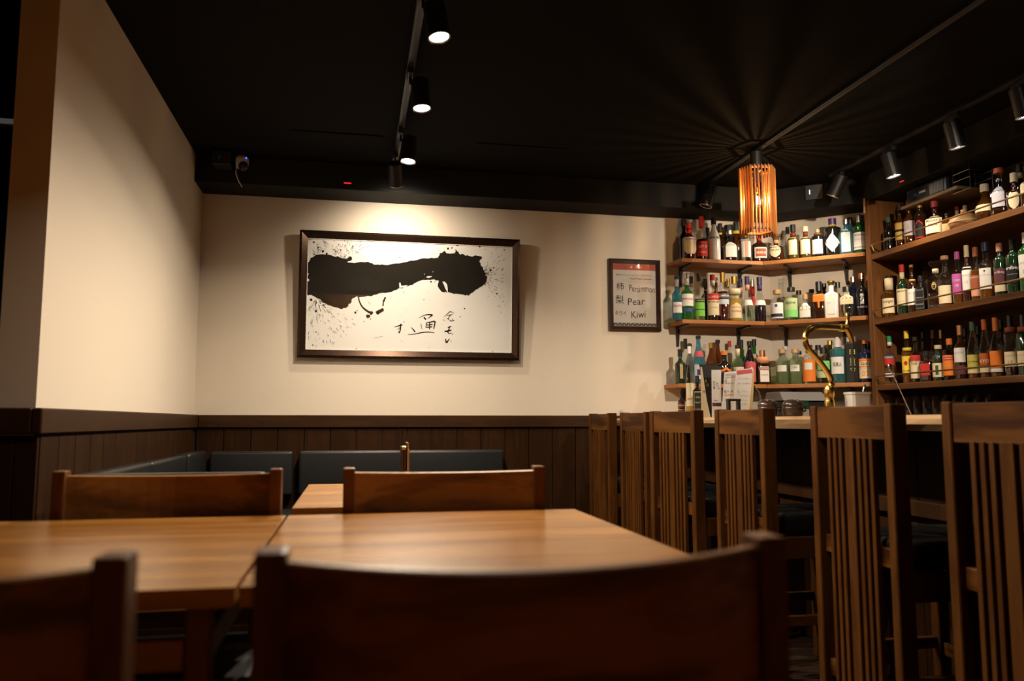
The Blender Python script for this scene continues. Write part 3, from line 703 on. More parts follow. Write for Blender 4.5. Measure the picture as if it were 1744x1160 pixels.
PH = {'B': 'on the %s back shelf', 'A': 'on the %s angled shelf', 'C': 'on the %s cabinet shelf', 'K': 'on the bar counter'}
def bottle(shelf, row, u, vt, wpx, style, gl, cap, cf, labels, desc, liq=None, fill=.5, capr=1.25, capstyle='c', neckband=None, name='bottle', cat='bottle', texts=()):
    P, z, rot = place(shelf, row, u, vt)
    h = P.z-z; r = wpx/2/FPX*depth(P)
    sh, ne, rn, sq, dep = ST[style]
    if sq > 3: r *= .93
    if shelf[0] == 'B' and row == 1: r = min(r, .046)
    ph = PH[shelf[0]] % SN[int(shelf[1])] if shelf[0] != 'K' else PH['K']
    grp = {'B': 'bottles on the %s back wall shelf', 'A': 'bottles on the %s angled shelf', 'C': 'bottles on the %s cabinet shelf'}.get(shelf[0], 'bottles on the bar counter')
    if '%s' in grp: grp = grp % SN[int(shelf[1])]
    t = thing(name, desc+' '+ph, cat, (P.x, P.y, z), rot, grp)
    pr, pw, dep = profile(h, r, style, cf)
    obj('glass_body', MB().lathe(pr, 20 if sq < 3 else 24, caps=True, pw=pw, dep=dep).mesh('glass_body', smooth=True), GL[gl], t)
    if liq:
        lp = [(q_*.94, max(z_, .004)) for q_, z_ in pr if z_ < h*fill]; lp.append((radius_at(pr, h*fill)*.94, h*fill))
        obj('liquid', MB().lathe(lp, 20 if sq < 3 else 24, pw=pw[:len(lp)-1]+[pw[len(lp)-1]], dep=dep).mesh('liquid', smooth=True), LQ[liq], t)
    cr = r*rn*capr; z0 = h*(1-cf)-.001
    if cap:
        if capstyle == 'b':   # round stopper
            cp = [(cr*.7, z0), (cr*.75, z0+(h-z0)*.3)]+[(cr*1.1*math.cos(a), z0+(h-z0)*(.66+.34*math.sin(a))) for a in (-.7,-.3,0,.3,.7,1.1,1.4)]
        elif capstyle == 'p': cp = [(cr, z0), (cr, z0+(h-z0)*.55), (cr*.8, z0+(h-z0)*.75), (cr*.45, z0+(h-z0)*.93), (cr*.2, h)]
        elif capstyle == 't': cp = [(cr*.62, z0), (cr*.62, z0+(h-z0)*.35), (cr, z0+(h-z0)*.4), (cr, h-.002), (cr*.93, h)]
        elif capstyle == 'd': cp = [(cr*.5, z0), (cr*.5, z0+(h-z0)*.3), (cr*.9, z0+(h-z0)*.6), (cr, z0+(h-z0)*.75), (cr*1.02, h-.003), (cr*.9, h)]
        else: cp = [(cr, z0), (cr, h-.002), (cr*.9, h)]
        obj('cap', MB().lathe(cp, 14).mesh('cap', smooth=capstyle == 'b'), GL['clear'] if cap == 'glass' else pc(cap, 'cap'), t)
    if neckband:
        f0, f1, c = neckband
        rr = max(radius_at(pr, h*f0), radius_at(pr, h*f1))+.0012
        obj('neck_band', MB().lathe([(rr, h*f0), (rr, h*f1)], 16).mesh('neck_band', smooth=True), pc(c), t)
    sqq = sq if sq > 2 else 2
    lo = None
    for L in labels:
        f0, f1, ha, c = L[:4]; shp = L[4] if len(L) > 4 else 'r'; lift = L[5] if len(L) > 5 else .0007
        lo = obj('label', patch(pr, h, f0, f1, ha, sqq, dep, lift, 10, shp).mesh('label', smooth=sqq < 3), pc(c), t)
    for s, f, wf, c, *hf in texts:
        obj('lettering', wrap_text(s, pr, h, f, wf, sqq, dep, hf[0] if hf else None).mesh('lettering', fix=False), pc(c, 'ink'), lo if lo else t)
    return t
b = bottle
# --- top back wall shelf
b('B0',1,1164,374,19,'W','black','k',.16,[],'tall all-black bottle at the open end behind the shield label')
b('B0',0,1173,381,24,'W','brown','red',.14,[(.14,.50,58,'cr','s'),(.48,.60,58,'w')],'dark bottle with red cap and cream shield label', neckband=(.72,.84,'red'), texts=[('DRAMBUIE',.54,.85,'rbr')])
b('B0',0,1194,369,19,'W','clear','red',.20,[(.08,.42,75,'red')],'clear bottle with tall red cap and red label', liq='dark', fill=.47, texts=[('GET 27',.30,.85,'w'),('PEPPERMINT',.17,.6,'w')], neckband=(.74,.83,'red'))
b('B0',1,1205,388,15,'W','black','k',.2,[],'short black bottle behind the white bottle')
b('B0',0,1215,371,21,'S','white','k',.16,[],'white bottle with black cap and small sun emblem', texts=[('MALIBU',.52,1.0,'grey')])
b('B0',1,1226,381,17,'W','brown','k',.2,[],'black-capped bottle with yellow neck ring beside the white bottle', neckband=(.72,.77,'yel'))
b('B0',1,1240,384,22,'L','black','k',.22,[],'bottle under a wide black cap behind the white-labelled flask', capr=2.0, texts=[('JAPAN',.88,.4,'tan')])
b('B0',0,1242,393,27,'R','clear','silver',.12,[(.12,.62,40,'w')],'broad clear flask with plain white label', liq='dark', fill=.45)
b('B0',1,1253,379,17,'C','amber','k',.2,[],'round-shouldered amber bottle with yellow neck label behind the flask', neckband=(.72,.79,'yel'))
b('B0',0,1268,395,21,'J','clear','green',.2,[(.14,.66,45,'w'),(.14,.66,16,'sal','r',.0012)],'clear jar-like bottle with green top under the pendant lamp', liq='water', fill=.5, capr=1.7)
b('B0',0,1292,388,25,'R','brown','red',.22,[(.12,.42,50,'w'),(.16,.38,40,'rbr','r',.0012)],'squat brown bottle with red ribbon seal', neckband=(.62,.72,'red'), texts=[('GRAND',.27,.8,'w')])
# --- top angled shelf
b('A0',0,1321,399,26,'R','brown','brown',.20,[(.14,.60,40,'cr','o')],'squat dark bottle with ball stopper and oval cream label', capstyle='b', capr=1.9, neckband=(.66,.79,'cop'), texts=[('Don Julio',.40,.72,'brown')])
b('A0',1,1341,387,15,'W','clear','k',.18,[],'clear bottle with black cap behind the oval label', liq='water', fill=.5)
b('A0',0,1350,383,20,'W','olive','k',.20,[(.14,.62,42,'cr')],'olive bottle with black cap and red collar', liq='whisky', fill=.55, neckband=(.68,.76,'dred'))
b('A0',0,1371,386,20,'W','olive','cr',.16,[(.14,.66,50,'cr')],'olive bottle with cream cap and red collar', liq='whisky', fill=.55, neckband=(.72,.81,'dred'), capr=1.4)
b('A0',0,1392,391,21,'J','black','cork',.12,[(.12,.62,52,'lil'),(.22,.54,28,'w','o',.0012)],'black apothecary bottle with cork and lilac label', capr=.95, neckband=(.80,.86,'brown'))
b('A0',0,1417,372.5,26,'J','black','purple',.17,[(.10,.58,62,'w','d')],'black bottle with purple cap and white diamond label', neckband=(.80,.84,'yel'), texts=[("HENDRICK'S",.35,.95,'grey')])
b('A0',1,1447,371,22,'Q','blue','k',.16,[],'blue square bottle with dark cap behind the white-labelled blue one')
b('A0',0,1440,374,23,'Q','blue','silver',.13,[(.08,.72,33,'w')],'blue square bottle with tall white label', liq='water', fill=.5)
b('A0',1,1472,367,19,'L','dkgreen','k',.14,[],'dark green bottle with dark cap against the cabinet panel')
b('A0',0,1463,367,22,'L','green','silver',.18,[(.10,.54,62,'w'),(.15,.165,62,'dgrn','r',.0012)],'green bottle with silver cap and white label', neckband=None, texts=[('Tanqueray',.47,.9,'grey'),('RANGPUR',.36,.8,'mid')])
# --- middle back wall shelf
b('B1',0,1152,470,17,'W','teal','navy',.07,[(.16,.40,60,'w')],'pale teal bottle with silver neck at the open end', neckband=(.76,.92,'silver'), texts=[('PASTIS',.31,.9,'red')])
b('B1',1,1177,471,14,'W','clear','k',.16,[],'clear bottle with black cap behind the green bottle', neckband=(.80,.84,'tan'))
b('B1',0,1169,467,21,'W','green','silver',.09,[(.30,.56,62,'w'),(.18,.25,42,'blue')],'green bottle with white neck and red-lettered white label', neckband=(.76,.91,'w'), texts=[('PERNOD',.45,.95,'red')])
b('B1',0,1190,466,18,'W','clear','k',.16,[(.09,.46,62,'lime'),(.38,.45,62,'k','r',.0011),(.22,.24,62,'dgrn','r',.0011)],'clear bottle with black cap and bright green label', liq='green', fill=.46, texts=[('CHARTREUSE',.415,1.0,'cr')])
b('B1',1,1201,475,15,'W','black','k',.2,[],'black bottle with gold ring between green and cream labels', neckband=(.72,.75,'gold'))
b('B1',0,1213,468,20,'W','clear','red',.12,[(.12,.58,70,'cr'),(.44,.58,70,'red','r',.0011)],'bottle with red cap and tall cream label headed in red', liq='dark', fill=.5, neckband=(.76,.88,'w'), texts=[('SCARLET',.51,1.05,'cr'),('BITTER DRY',.40,1.0,'k'),('aperitivo',.28,.8,'mid')])
b('B1',1,1219,472,15,'W','amber','w',.12,[],'amber bottle with white ball cap behind the cream label', capstyle='b')
b('B1',0,1230,464,20,'L','clear','gold',.20,[(.34,.44,72,'lblue'),(.46,.56,74,'grey')],'dark red spirit with gold cap and pale blue label', liq='ruby', fill=.60, texts=[('CAMPARI',.51,1.1,'w')])
b('B1',1,1240,475,14,'W','clear','gold',.17,[],'clear bottle with slim gold cap behind the dark red spirit', liq='water', fill=.6)
b('B1',0,1250,471,22,'W','clear','gold',.16,[(.07,.40,66,'cr','a')],'bottle of yellow liqueur with gold cap and arched label', liq='gold', fill=.5, neckband=(.60,.72,'cr'), texts=[('CURACAO',.31,1.0,'org'),('ORANGE',.22,.8,'rbr')])
b('B1',1,1261,475,14,'B','clear','navy',.18,[],'clear bottle with navy cap behind the yellow liqueur', neckband=(.68,.80,'sal'), liq='water', fill=.5)
b('B1',0,1272,471,18,'B','clear','navy',.18,[(.36,.48,80,'w')],'clear sloping bottle with navy cap and copper neck', liq='water', fill=.34, neckband=(.70,.82,'sal'))
b('B1',1,1281,476,13,'B','clear','silver',.16,[(.40,.62,80,'red')],'silver-capped bottle with red neck label at the back', liq='water', fill=.5, neckband=(.66,.82,'red'))
b('B1',0,1293,472,20,'B','clear','navy',.18,[(.37,.48,80,'w')],'bottle of black liqueur with navy cap beside the shelf corner', liq='purple', fill=.38, neckband=(.70,.82,'purple'))
# --- middle angled shelf
b('A1',0,1323,494,23,'C','clear','cork',.13,[(.10,.58,62,'w'),(.44,.54,12,'blue','o',.0012),(.14,.24,55,'navy','r',.0012)],'clear bottle with cork and blue drop on white label', liq='water', fill=.6)
b('A1',1,1336,468,20,'G','clear','glass',.10,[],'slim clear glass decanter with drawn-out stopper', capr=1.0, name='decanter', cat='decanter')
b('A1',0,1347,489.5,23,'C','clear','k',.12,[(.10,.66,64,'lgrn'),(.10,.32,64,'grn2','r',.0011)],'clear bottle with black cap and pale green hill label', liq='water', fill=.6, texts=[('alpine',.52,.7,'dgrn')])
b('A1',1,1360,495,16,'C','clear','k',.12,[],'clear bottle with black cap behind the green hill label', liq='water', fill=.5)
b('A1',0,1371,501,23,'R','clear','cork',.20,[(.10,.66,45,'w')],'short corked bottle with gold letters on white label', liq='water', fill=.5, capr=1.2, texts=[('GIN',.46,.75,'gold',.17)])
b('A1',1,1382,493,16,'C','clear','k',.10,[(.30,.36,60,'red')],'clear bottle with black cap beside the red wax bottle', liq='water', fill=.6)
wax = b('A1',0,1394,480,21,'Q','brown','k',.25,[(.46,.66,46,'org','r',.0012),(.30,.48,8,'org','r',.0013)],'dark square bottle with red wax dripping down', capr=1.5)
b('A1',1,1403,483,16,'W','navy','k',.14,[],'blue-black bottle with black cap beside the white ceramic bottle', capr=1.4)
b('A1',0,1415,478,24,'Q','white','gold',.12,[(.10,.62,26,'cr'),(.12,.60,24,'w','r',.0012)],'white square ceramic bottle with gold ball stopper', capstyle='b', capr=1.5, texts=[('N° 1',.40,.5,'mid')])
b('A1',1,1426,481,16,'W','clear','k',.14,[],'copper-coloured bottle with black cap behind the ceramic bottle', liq='orange', fill=.7, capr=1.5)
b('A1',0,1442,488.5,26,'Q','clear','k',.16,[(.42,.86,41,'cr')],'wide clear bottle with cream paper label around its shoulder', liq='water', fill=.42, texts=[('六 、',.66,.6,'k')], capr=1.6)
b('A1',1,1452,472,17,'S','navy','cop',.12,[],'navy bottle with copper cap behind the cream paper label', capr=1.4)
b('A1',1,1478,470,17,'W','black','cop',.12,[],'black bottle with copper cap against the cabinet side', capr=1.4)
b('A1',0,1467,465.5,20,'W','black','cop',.13,[],'black bottle with copper cap and white vertical characters', capr=1.3, texts=[('季',.48,.32,'w'),('の',.40,.28,'w'),('美',.32,.32,'w'),('KI NO BI',.22,.85,'lil')], neckband=None)
# --- lowest back wall shelf
b('B2',0,1158,595,18,'W','dkgreen','k',.2,[(.15,.55,16,'tan')],'dark bottle with narrow gold strip label at the open end')
b('B2',1,1167,577,15,'S','clear','k',.22,[],'clear carafe with long black stopper behind the dark bottle', liq='dark', fill=.42)
b('B2',0,1189,572,20,'S','blue','k',.06,[(.10,.40,60,'lblue'),(.18,.30,30,'purple','r',.0012),(.56,.68,62,'pink')],'tall blue bottle with pink neck label', liq='water', fill=.6)
b('B2',1,1200,586,14,'S','clear','glass',.05,[],'empty clear bottle between the blue and brown bottles')
b('B2',0,1211,584,20,'S','amber','gold',.13,[(.20,.40,62,'org')],'brown bottle with gold cap and orange label', liq='dark', fill=.5)
b('B2',1,1222,579,18,'S','amber','k',.07,[(.36,.44,62,'rbr')],'tall brown beer-shaped bottle behind the orange-capped bottle', liq='dark', fill=.5)
b('B2',0,1233,598,24,'W','black','org',.12,[(.10,.50,55,'org','a'),(.10,.42,42,'k','a',.0012)],'squat black bottle with orange cap and orange arch')
b('B2',1,1242,581,15,'S','clear','red',.13,[],'clear bottle with red cap behind the black squat bottle', liq='water', fill=.5)
b('B2',1,1262,579,16,'W','green','k',.18,[],'green bottle with black cap behind the cream-labelled one')
b('B2',0,1256,588,19,'W','sage','k',.08,[(.20,.44,66,'cr')],'pale green bottle with cream neck and cream label', liq='water', fill=.55, neckband=(.72,.91,'cr'), texts=[("Jack Daniel's",.36,.9,'k')])
b('B2',1,1284,578,17,'W','green','k',.14,[(.58,.68,60,'silver')],'green bottle with black cap and silver shoulder label')
b('B2',0,1276,581,19,'S','black','k',.10,[(.06,.52,66,'pink'),(.14,.40,22,'cr','o',.0012)],'black bottle with pink label bearing a pale figure')
b('B2',0,1298,597,24,'Q','brown','cop',.20,[(.08,.52,34,'w'),(.42,.50,34,'rbr','r',.0012)],'square brown bottle with copper cap and white label', neckband=(.62,.80,'cop'), texts=[('COINTREAU',.46,.75,'w'),('LIQUEUR',.28,.5,'red')])
# --- lowest angled shelf
b('A2',1,1337,590,15,'C','clear','w',.10,[],'clear bottle with pale cap behind the first wooden-capped one', liq='water', fill=.5)
b('A2',0,1332,595,22,'C','sage','wd',.11,[(.36,.54,42,'w')],'clear bottle with wooden cap and blank white label', liq='green', fill=.55, capr=1.2)
b('A2',1,1361,598,14,'C','clear','blue',.10,[],'clear bottle with blue cap behind the second wooden-capped one', liq='water', fill=.5)
b('A2',0,1354,594.5,22,'C','sage','wd',.11,[(.36,.54,42,'w')],'clear bottle with wooden cap numbered 150', liq='green', fill=.55, capr=1.2, texts=[('150',.48,.4,'grey')])
b('A2',0,1377,588,22,'C','clear','navy',.08,[(.06,.62,66,'org'),(.36,.54,34,'w','r',.0013)],'clear bottle with orange wrap behind the brass tap', neckband=(.80,.92,'wd'))
b('A2',1,1393,588,17,'C','clear','k',.12,[(.55,.70,50,'gold')],'clear bottle with black cap and gold medallion label')
b('A2',0,1402,592,22,'C','clear','k',.16,[(.38,.62,64,'grn2'),(.16,.34,64,'lgrn')],'clear bottle with black cap and bright green label', liq='water', fill=.5, capr=1.2)
b('A2',1,1413,580,18,'J','olive','gold',.10,[],'yellow bottle with gold cap behind the teal bottle', liq='gold', fill=.6)
b('A2',1,1433,574.5,15,'C','clear','brown',.16,[],'clear bottle with brown stopper behind the teal bottle', liq='water', fill=.5)
b('A2',0,1425.5,574,25,'J','teal','w',.22,[(.20,.56,50,'w')],'teal bottle with white pointed cap and script label', capstyle='p', liq='water', fill=.6, texts=[('和美人',.40,.55,'k',.10)])
b('A2',1,1455,573,16,'W','brown','brown',.14,[],'slim brown bottle behind the black hexagonal carton')
b('A2',1,1479,582,17,'W','navy','k',.14,[],'dark blue bottle behind the orange-capped navy bottle')
b('A2',0,1473,580,23,'L','navy','org',.08,[(.10,.56,62,'cr'),(.50,.555,62,'org','r',.0012),(.36,.385,62,'org','r',.0012)],'navy bottle with orange cap lettered GIN', texts=[('GIN',.44,.62,'k',.07),('02',.22,.5,'org',.12),('COUNTRY',.33,.8,'mid')])
# hexagonal carton
P, z, rot = place('A2', 0, 1449, 583); h = P.z-z
t = thing('bottle_carton', 'black hexagonal carton with gold characters on the lowest angled shelf', 'carton', (P.x, P.y, z), -.45)
R_ = 11.5/FPX*depth(P)
obj('box', MB().lathe([(R_, 0), (R_, h*.95), (R_*.8, h)], 6).mesh('box', .001), plain('carton_black', (.016,.014,.013), .5), t)
g = MB(); ap = R_*.866
for s, f in (('申', .74), ('重', .52), ('今', .32)): lettering(s, 0, -ap-.0012, h*f, width=R_*.75, height=h*.19, mb=g)
g2 = MB()
for k in range(7): lettering('ACROMEX'[k], 0, -ap-.0012, h*(.82-k*.085), height=h*.035, mb=g2)
obj('lettering', g.mesh('lettering', fix=False), pc('gol2', 'ink'), t); obj('lettering', g2.mesh('lettering', fix=False), pc('gol2', 'ink'), t, (0,0,0), (0,0,PI/3))
# --- top cabinet shelf
b('C0',0,1512,370,18,'W','black','dgrn',.15,[],'black bottle with dark green cap nearest the side panel', texts=[('TALISKER',.38,.8,'mid')])
b('C0',0,1531,349,16,'W','amber','k',.14,[(.20,.58,66,'gold'),(.38,.43,66,'k','r',.0012)],'amber bottle with gold label crossed by a black band', liq='whisky', fill=.6)
b('C0',0,1547,342,18,'W','amber','brown',.16,[(.22,.54,60,'lil')],'bottle with grey-white sketch label', liq='whisky', fill=.55, texts=[('人',.40,.5,'mid')])
b('C0',0,1566,345,20,'C','brown','gold',.14,[(.10,.54,44,'red','a'),(.13,.50,38,'k','a',.0012)],'dark bottle with red arch outline label', capr=1.4)
b('C0',0,1591,343,31,'R','brown','dred',.16,[(.12,.58,52,'cr')],"square-shouldered bottle with red wax neck and lettered cream label", texts=[("Maker's",.46,.75,'brown'),('Mark',.34,.45,'brown')])
b('C0',0,1612,364,16,'Q','amber','k',.08,[(.10,.50,40,'tan')],'small square amber bottle beside the lettered cream label', liq='whisky', fill=.6)
b('C0',1,1629,352,15,'W','amber','red',.10,[(.30,.6,60,'cr')],'bottle with red cap behind the leather flask', neckband=(.72,.88,'cr'))
b('C0',1,1643,350,15,'W','dkgreen','cr',.14,[],'dark bottle with cream cap behind the leather flask')
b('C0',0,1676,314,32,'G','amber','cr',.20,[(.26,.44,62,'cr')],'globe-shaped bottle with cream neck and narrow cream label', liq='whisky', fill=.5, capr=1.25)
b('C0',0,1700,287,32,'R','clear','dorg',.10,[(.20,.62,34,'lav')],'broad clear flask with orange stopper and lavender label', liq='dark', fill=.56, capr=1.6)
b('C0',1,1735,280,22,'W','black','k',.14,[],'black bottle with black cap behind the oval label', neckband=(.74,.84,'cr'))
b('C0',0,1726,295,26,'R','brown','cr',.22,[(.08,.56,36,'cr','o')],'dark bottle with cream cap and tall oval label', capr=1.5)
b('C0',0,1749,284,24,'W','brown','k',.10,[(.34,.62,60,'cr')],'bottle with cream label cut by the photo edge')
# --- middle cabinet shelf
b('C1',0,1513,469.5,23,'W','amber','k',.06,[(.12,.46,58,'cr')],'amber bottle with gold neck nearest the side panel', neckband=(.66,.93,'cr'), liq='whisky', fill=.5, texts=[('Craigie',.38,.8,'brown')])
b('C1',0,1535,451,19,'W','dkgreen','red',.14,[(.20,.52,64,'cr')],'green bottle with red cap and cream label', neckband=(.72,.85,'cr'), texts=[('JAMESON',.47,.95,'brown'),('IRISH WHISKEY',.28,.7,'mid')])
b('C1',0,1552,451,17,'W','brown','gold',.05,[(.18,.50,62,'w')],'dark bottle with gold collar and white label', neckband=(.66,.70,'gold'), texts=[('Bowmore',.42,.8,'mid')])
b('C1',1,1575,462,16,'W','clear','glass',.14,[],'clear stoppered bottle behind the black filigree label')
b('C1',0,1567,470,18,'Q','black','k',.14,[(.10,.62,38,'grey'),(.13,.59,34,'k','r',.0012)],'square black bottle with filigree label', texts=[('Old No.7',.40,.6,'mid'),('WHISKEY',.22,.7,'mid')])
b('C1',0,1592,445,27,'Q','clear','glass',.16,[(.40,.56,16,'tan','o'),(.42,.54,12,'k','o',.0012)],'square clear decanter with glass stopper and horse medallion', capstyle='d', capr=2.2, liq='dark', fill=.34, neckband=(.76,.84,'cr'), name='decanter', cat='decanter', texts=[('♞',.48,.3,'gold')])
b('C1',0,1608,436,23,'W','clear','cork',.07,[(.08,.42,62,'cr')],'clear bottle with cork top and low cream label', liq='whisky', fill=.42, capr=1.5)
b('C1',0,1629,429,18,'W','clear','mag',.14,[(.20,.58,66,'mag')],'bottle with magenta cap and magenta label', liq='whisky', fill=.58, texts=[('CASK',.46,.7,'lil'),('18',.36,.3,'lil')])
b('C1',0,1645,418,17,'W','brown','cr',.20,[(.22,.62,62,'w')],'dark bottle with long cream cap and white label', texts=[('MACALLAN',.48,.9,'mid'),('12',.36,.3,'mid')])
b('C1',0,1660,421,18,'W','clear','rbr',.17,[(.24,.48,66,'rbr'),(.10,.22,60,'sal')],'clear bottle with dull red cap and red-brown label', liq='whisky', fill=.58, texts=[('BENRIACH',.44,.95,'cr')])
b('C1',0,1677,413,24,'W','clear','navy',.15,[(.18,.54,46,'w')],'clear bottle with navy cap and bird on white label', liq='whisky', fill=.40, texts=[('INCHGOWER',.42,.72,'mid'),('♦',.49,.12,'k')], neckband=(.86,.90,'mid'))
b('C1',0,1701,414.5,20,'L','dkgreen','sal',.15,[(.26,.52,62,'maroon'),(.10,.22,62,'cr')],'dark green bottle with salmon cap and maroon label', capr=1.45, texts=[('ardbeg',.45,.85,'lil')])
b('C1',0,1723,408,22,'L','dkgreen','k',.17,[(.20,.54,64,'k')],'dark green bottle with black cap and white lettering', texts=[('ardbeg',.47,1.0,'w'),('TEN YEARS OLD',.36,.75,'mid')])
b('C1',0,1746,396,25,'L','green','w',.18,[(.24,.62,62,'w')],'green bottle with white cap cut by the photo edge', texts=[('LAPHROAIG',.48,.9,'mid'),('10',.34,.3,'mid')])
# --- lowest cabinet shelf
b('C2',0,1514,572.5,18,'W','clear','green',.12,[(.40,.62,66,'red'),(.54,.62,66,'navy','r',.0012),(.16,.24,60,'lil')],'clear bottle with green and white cap nearest the side panel', neckband=(.80,.88,'w'), texts=[('ZZANO',.56,.95,'w')])
b('C2',1,1530,578,15,'W','dkgreen','green',.14,[(.36,.60,55,'lime','o')],'slim green bottle with round lime label at the back')
b('C2',0,1543,564,17,'W','clear','yel',.14,[(.20,.52,66,'yel'),(.34,.43,20,'red','o',.0012)],'clear bottle with yellow cap and yellow label', neckband=(.62,.68,'yel'), liq='whisky', fill=.6, texts=[('CLUB',.24,.6,'k')])
b('C2',0,1558,574,18,'W','clear','k',.08,[(.10,.48,66,'cr'),(.46,.60,66,'red')],'bottle with red-topped cream label marked N6', liq='dark', fill=.6, texts=[('N6',.42,.5,'brown')])
b('C2',1,1571,566,15,'W','brown','k',.12,[],'dark bottle behind the red-labelled square bottle')
b('C2',0,1577,598,22,'Q','brown','k',.16,[(.22,.60,36,'red')],'square brown bottle with plain red label')
b('C2',1,1588,562,15,'W','brown','brown',.16,[(.30,.44,60,'rbr')],'tall dark bottle with red-brown label at the back')
b('C2',0,1597,588,20,'C','dkgreen','cr',.10,[(.12,.50,58,'cr'),(.18,.44,14,'dgrn','r',.0012)],'rounded dark green bottle with cream figure label')
b('C2',1,1602,562,14,'W','amber','gold',.16,[],'amber bottle with gold neck at the back')
b('C2',0,1616,577,22,'L','clear','org',.14,[(.12,.60,64,'org'),(.48,.56,44,'red','r',.0012)],'bottle with orange cap and orange label bearing a red tab', texts=[('COINNTRY',.52,.7,'w'),('ZAP',.34,.6,'gold')])
b('C2',0,1634,554,22,'W','brown','cop',.18,[(.32,.58,50,'w'),(.10,.26,62,'maroon')],'dark bottle with copper neck and white label', texts=[('ROOX',.49,.6,'mid')])
b('C2',1,1643,559,15,'W','black','k',.16,[],'black bottle behind the green-capped bottle')
b('C2',0,1655,548,20,'S','clear','dgrn',.16,[(.16,.42,66,'gol2'),(.10,.16,66,'cr')],'clear bottle with green cap and yellow label', liq='whisky', fill=.42, texts=[('ICE CREAM',.30,.85,'dgrn')])
b('C2',1,1665,555,15,'W','black','k',.16,[],'black bottle behind the dull-orange-capped bottle')
b('C2',0,1675,544,19,'S','clear','dorg',.18,[(.22,.42,66,'dorg'),(.10,.20,66,'cr')],'clear bottle with dull orange cap and lettered orange label', liq='whisky', fill=.42, texts=[('KYO',.29,.75,'w')])
b('C2',0,1694,541,21,'S','clear','org',.22,[(.16,.44,66,'org'),(.09,.15,60,'w')],'clear bottle with tall orange cap and plain orange label', liq='whisky', fill=.42)
b('C2',1,1704,544,15,'W','black','k',.16,[],'black bottle behind the tall-orange-capped bottle')
b('C2',0,1719,537,22,'L','clear','k',.22,[(.16,.40,66,'cr')],'clear bottle with black cap and lettered cream label', liq='dark', fill=.18, neckband=(.72,.80,'rbr'), texts=[('Bruichladdich',.34,.95,'mid'),('15',.22,.35,'tan')])
b('C2',0,1741,536,22,'L','dkgreen','k',.22,[(.16,.40,66,'cr')],'dark bottle with black cap beside the lettered cream label', neckband=(.72,.80,'rbr'), texts=[('Bruichladdich',.34,.95,'mid'),('12',.22,.35,'tan')])
# brown leather flask lying among the top cabinet bottles
P = on_x(1642, 372, XC+.09)
t = thing('leather_flask', 'round brown leather flask behind the brass rail on the top cabinet shelf', 'flask', (P.x, P.y, ZK[0]), -.9)
obj('body', MB().lathe([(.03,0),(.055,.006),(.075,.028),(.078,.045),(.066,.068),(.045,.082),(.024,.088)], 20, dep=.7).mesh('body', smooth=True), plain('tan_leather', (.30,.14,.05), .5, bump=.3), t)
obj('stitching', MB().lathe([(.0795,.040),(.0795,.046)], 20, dep=.71).mesh('stitching'), pc('tan'), t)
obj('spout', MB().lathe([(.018,.088),(.014,.10),(.016,.108)], 12).mesh('spout', smooth=True), pc('cork','cap'), t)

# ------------------------------------------------------------------ things on the bar counter
ZT = .9505
b('K',4.25,1160,664,12,'W','brown','k',.10,[(.10,.30,70,'tan'),(.12,.28,62,'maroon','r',.0012),(.36,.52,60,'maroon'),(.42,.46,60,'tan','r',.0012)],'slim maroon bottle with banded labels')
b('K',4.2,1174,590,15,'S','clear','w',.10,[(.16,.48,66,'cr')],'tall slim clear bottle with cream label reading INO', liq='gold', fill=.16, texts=[('FERINO',.26,.8,'rbr')])
b('K',4.1,1187,640,17,'Q','black','k',.16,[(.10,.62,38,'tan'),(.12,.60,35,'k','r',.0012)],'square black bottle with cream filigree label', texts=[('Old',.48,.4,'tan'),('No.7',.36,.5,'tan'),('WHISKEY',.2,.6,'tan')])
M_MENUK = plain('menu_black', (.022,.020,.019), .5)
def card(name, label, corners, th, mat, y, cat='menu', parent=None):
    """upright sheet at depth y given its four corners (top-left, top-right, bottom-right, bottom-left)"""
    c = [on_y(*p, y) for p in corners]
    b0 = min(q.z for q in c); base = Vector((sum(q.x for q in c)/4, y, ZT))
    vs = [(q.x-base.x, 0, max(q.z, ZT)-ZT) for q in c]+[(q.x-base.x, th, max(q.z, ZT)-ZT) for q in c]
    m = MB().add(vs, [(3,2,1,0),(4,5,6,7),(0,1,5,4),(1,2,6,5),(2,3,7,6),(3,0,4,7)])
    t = thing(name, label, cat, base, 0, 'menus on the bar counter')
    obj('sheet', m.mesh('sheet'), mat, t)
    return t, base
def prints(t, base, y, items, mat, name='print'):
    m = MB()
    for it in items:
        if isinstance(it[0], str):
            s, u, v, wpx, hpx = it; p = on_y(u, v, y); k = depth(p)/FPX
            lettering(s, p.x-base.x, -.0008, p.z-ZT, width=wpx*k, height=hpx*k, mb=m)
        else:
            u0, v0, u1, v1, dv = it
            a, c = on_y(u0, v0, y), on_y(u1, v1, y); hh_ = dv/FPX*depth(a)
            m.add([(a.x-base.x,-.0006,a.z-ZT),(c.x-base.x,-.0006,c.z-ZT),(c.x-base.x,-.0006,c.z-ZT-hh_),(a.x-base.x,-.0006,a.z-ZT-hh_)], [(0,1,2,3)])
    o = obj(name, m.mesh(name, fix=False), mat, t); return o
t, bs = card('menu_folder', 'black menu folder with gold lettering standing behind the white cards', [(1191,620),(1229,624),(1222,710),(1211,712)], .006, M_MENUK, 3.84)
prints(t, bs, 3.84, [('楽', 1202,649, 4, 6), ('味', 1205,656, 4, 6)], pc('gold','ink'), 'lettering')
t, bs = card('menu_card', 'narrow cream card leaning against the black menu folder', [(1193.5,625),(1195.5,625),(1208,712),(1195,712)], .002, pc('cr'), 3.80)
prints(t, bs, 3.80, [('牡蠣', 1198.5,667, 4, 5)], pc('brown','ink'), 'lettering')
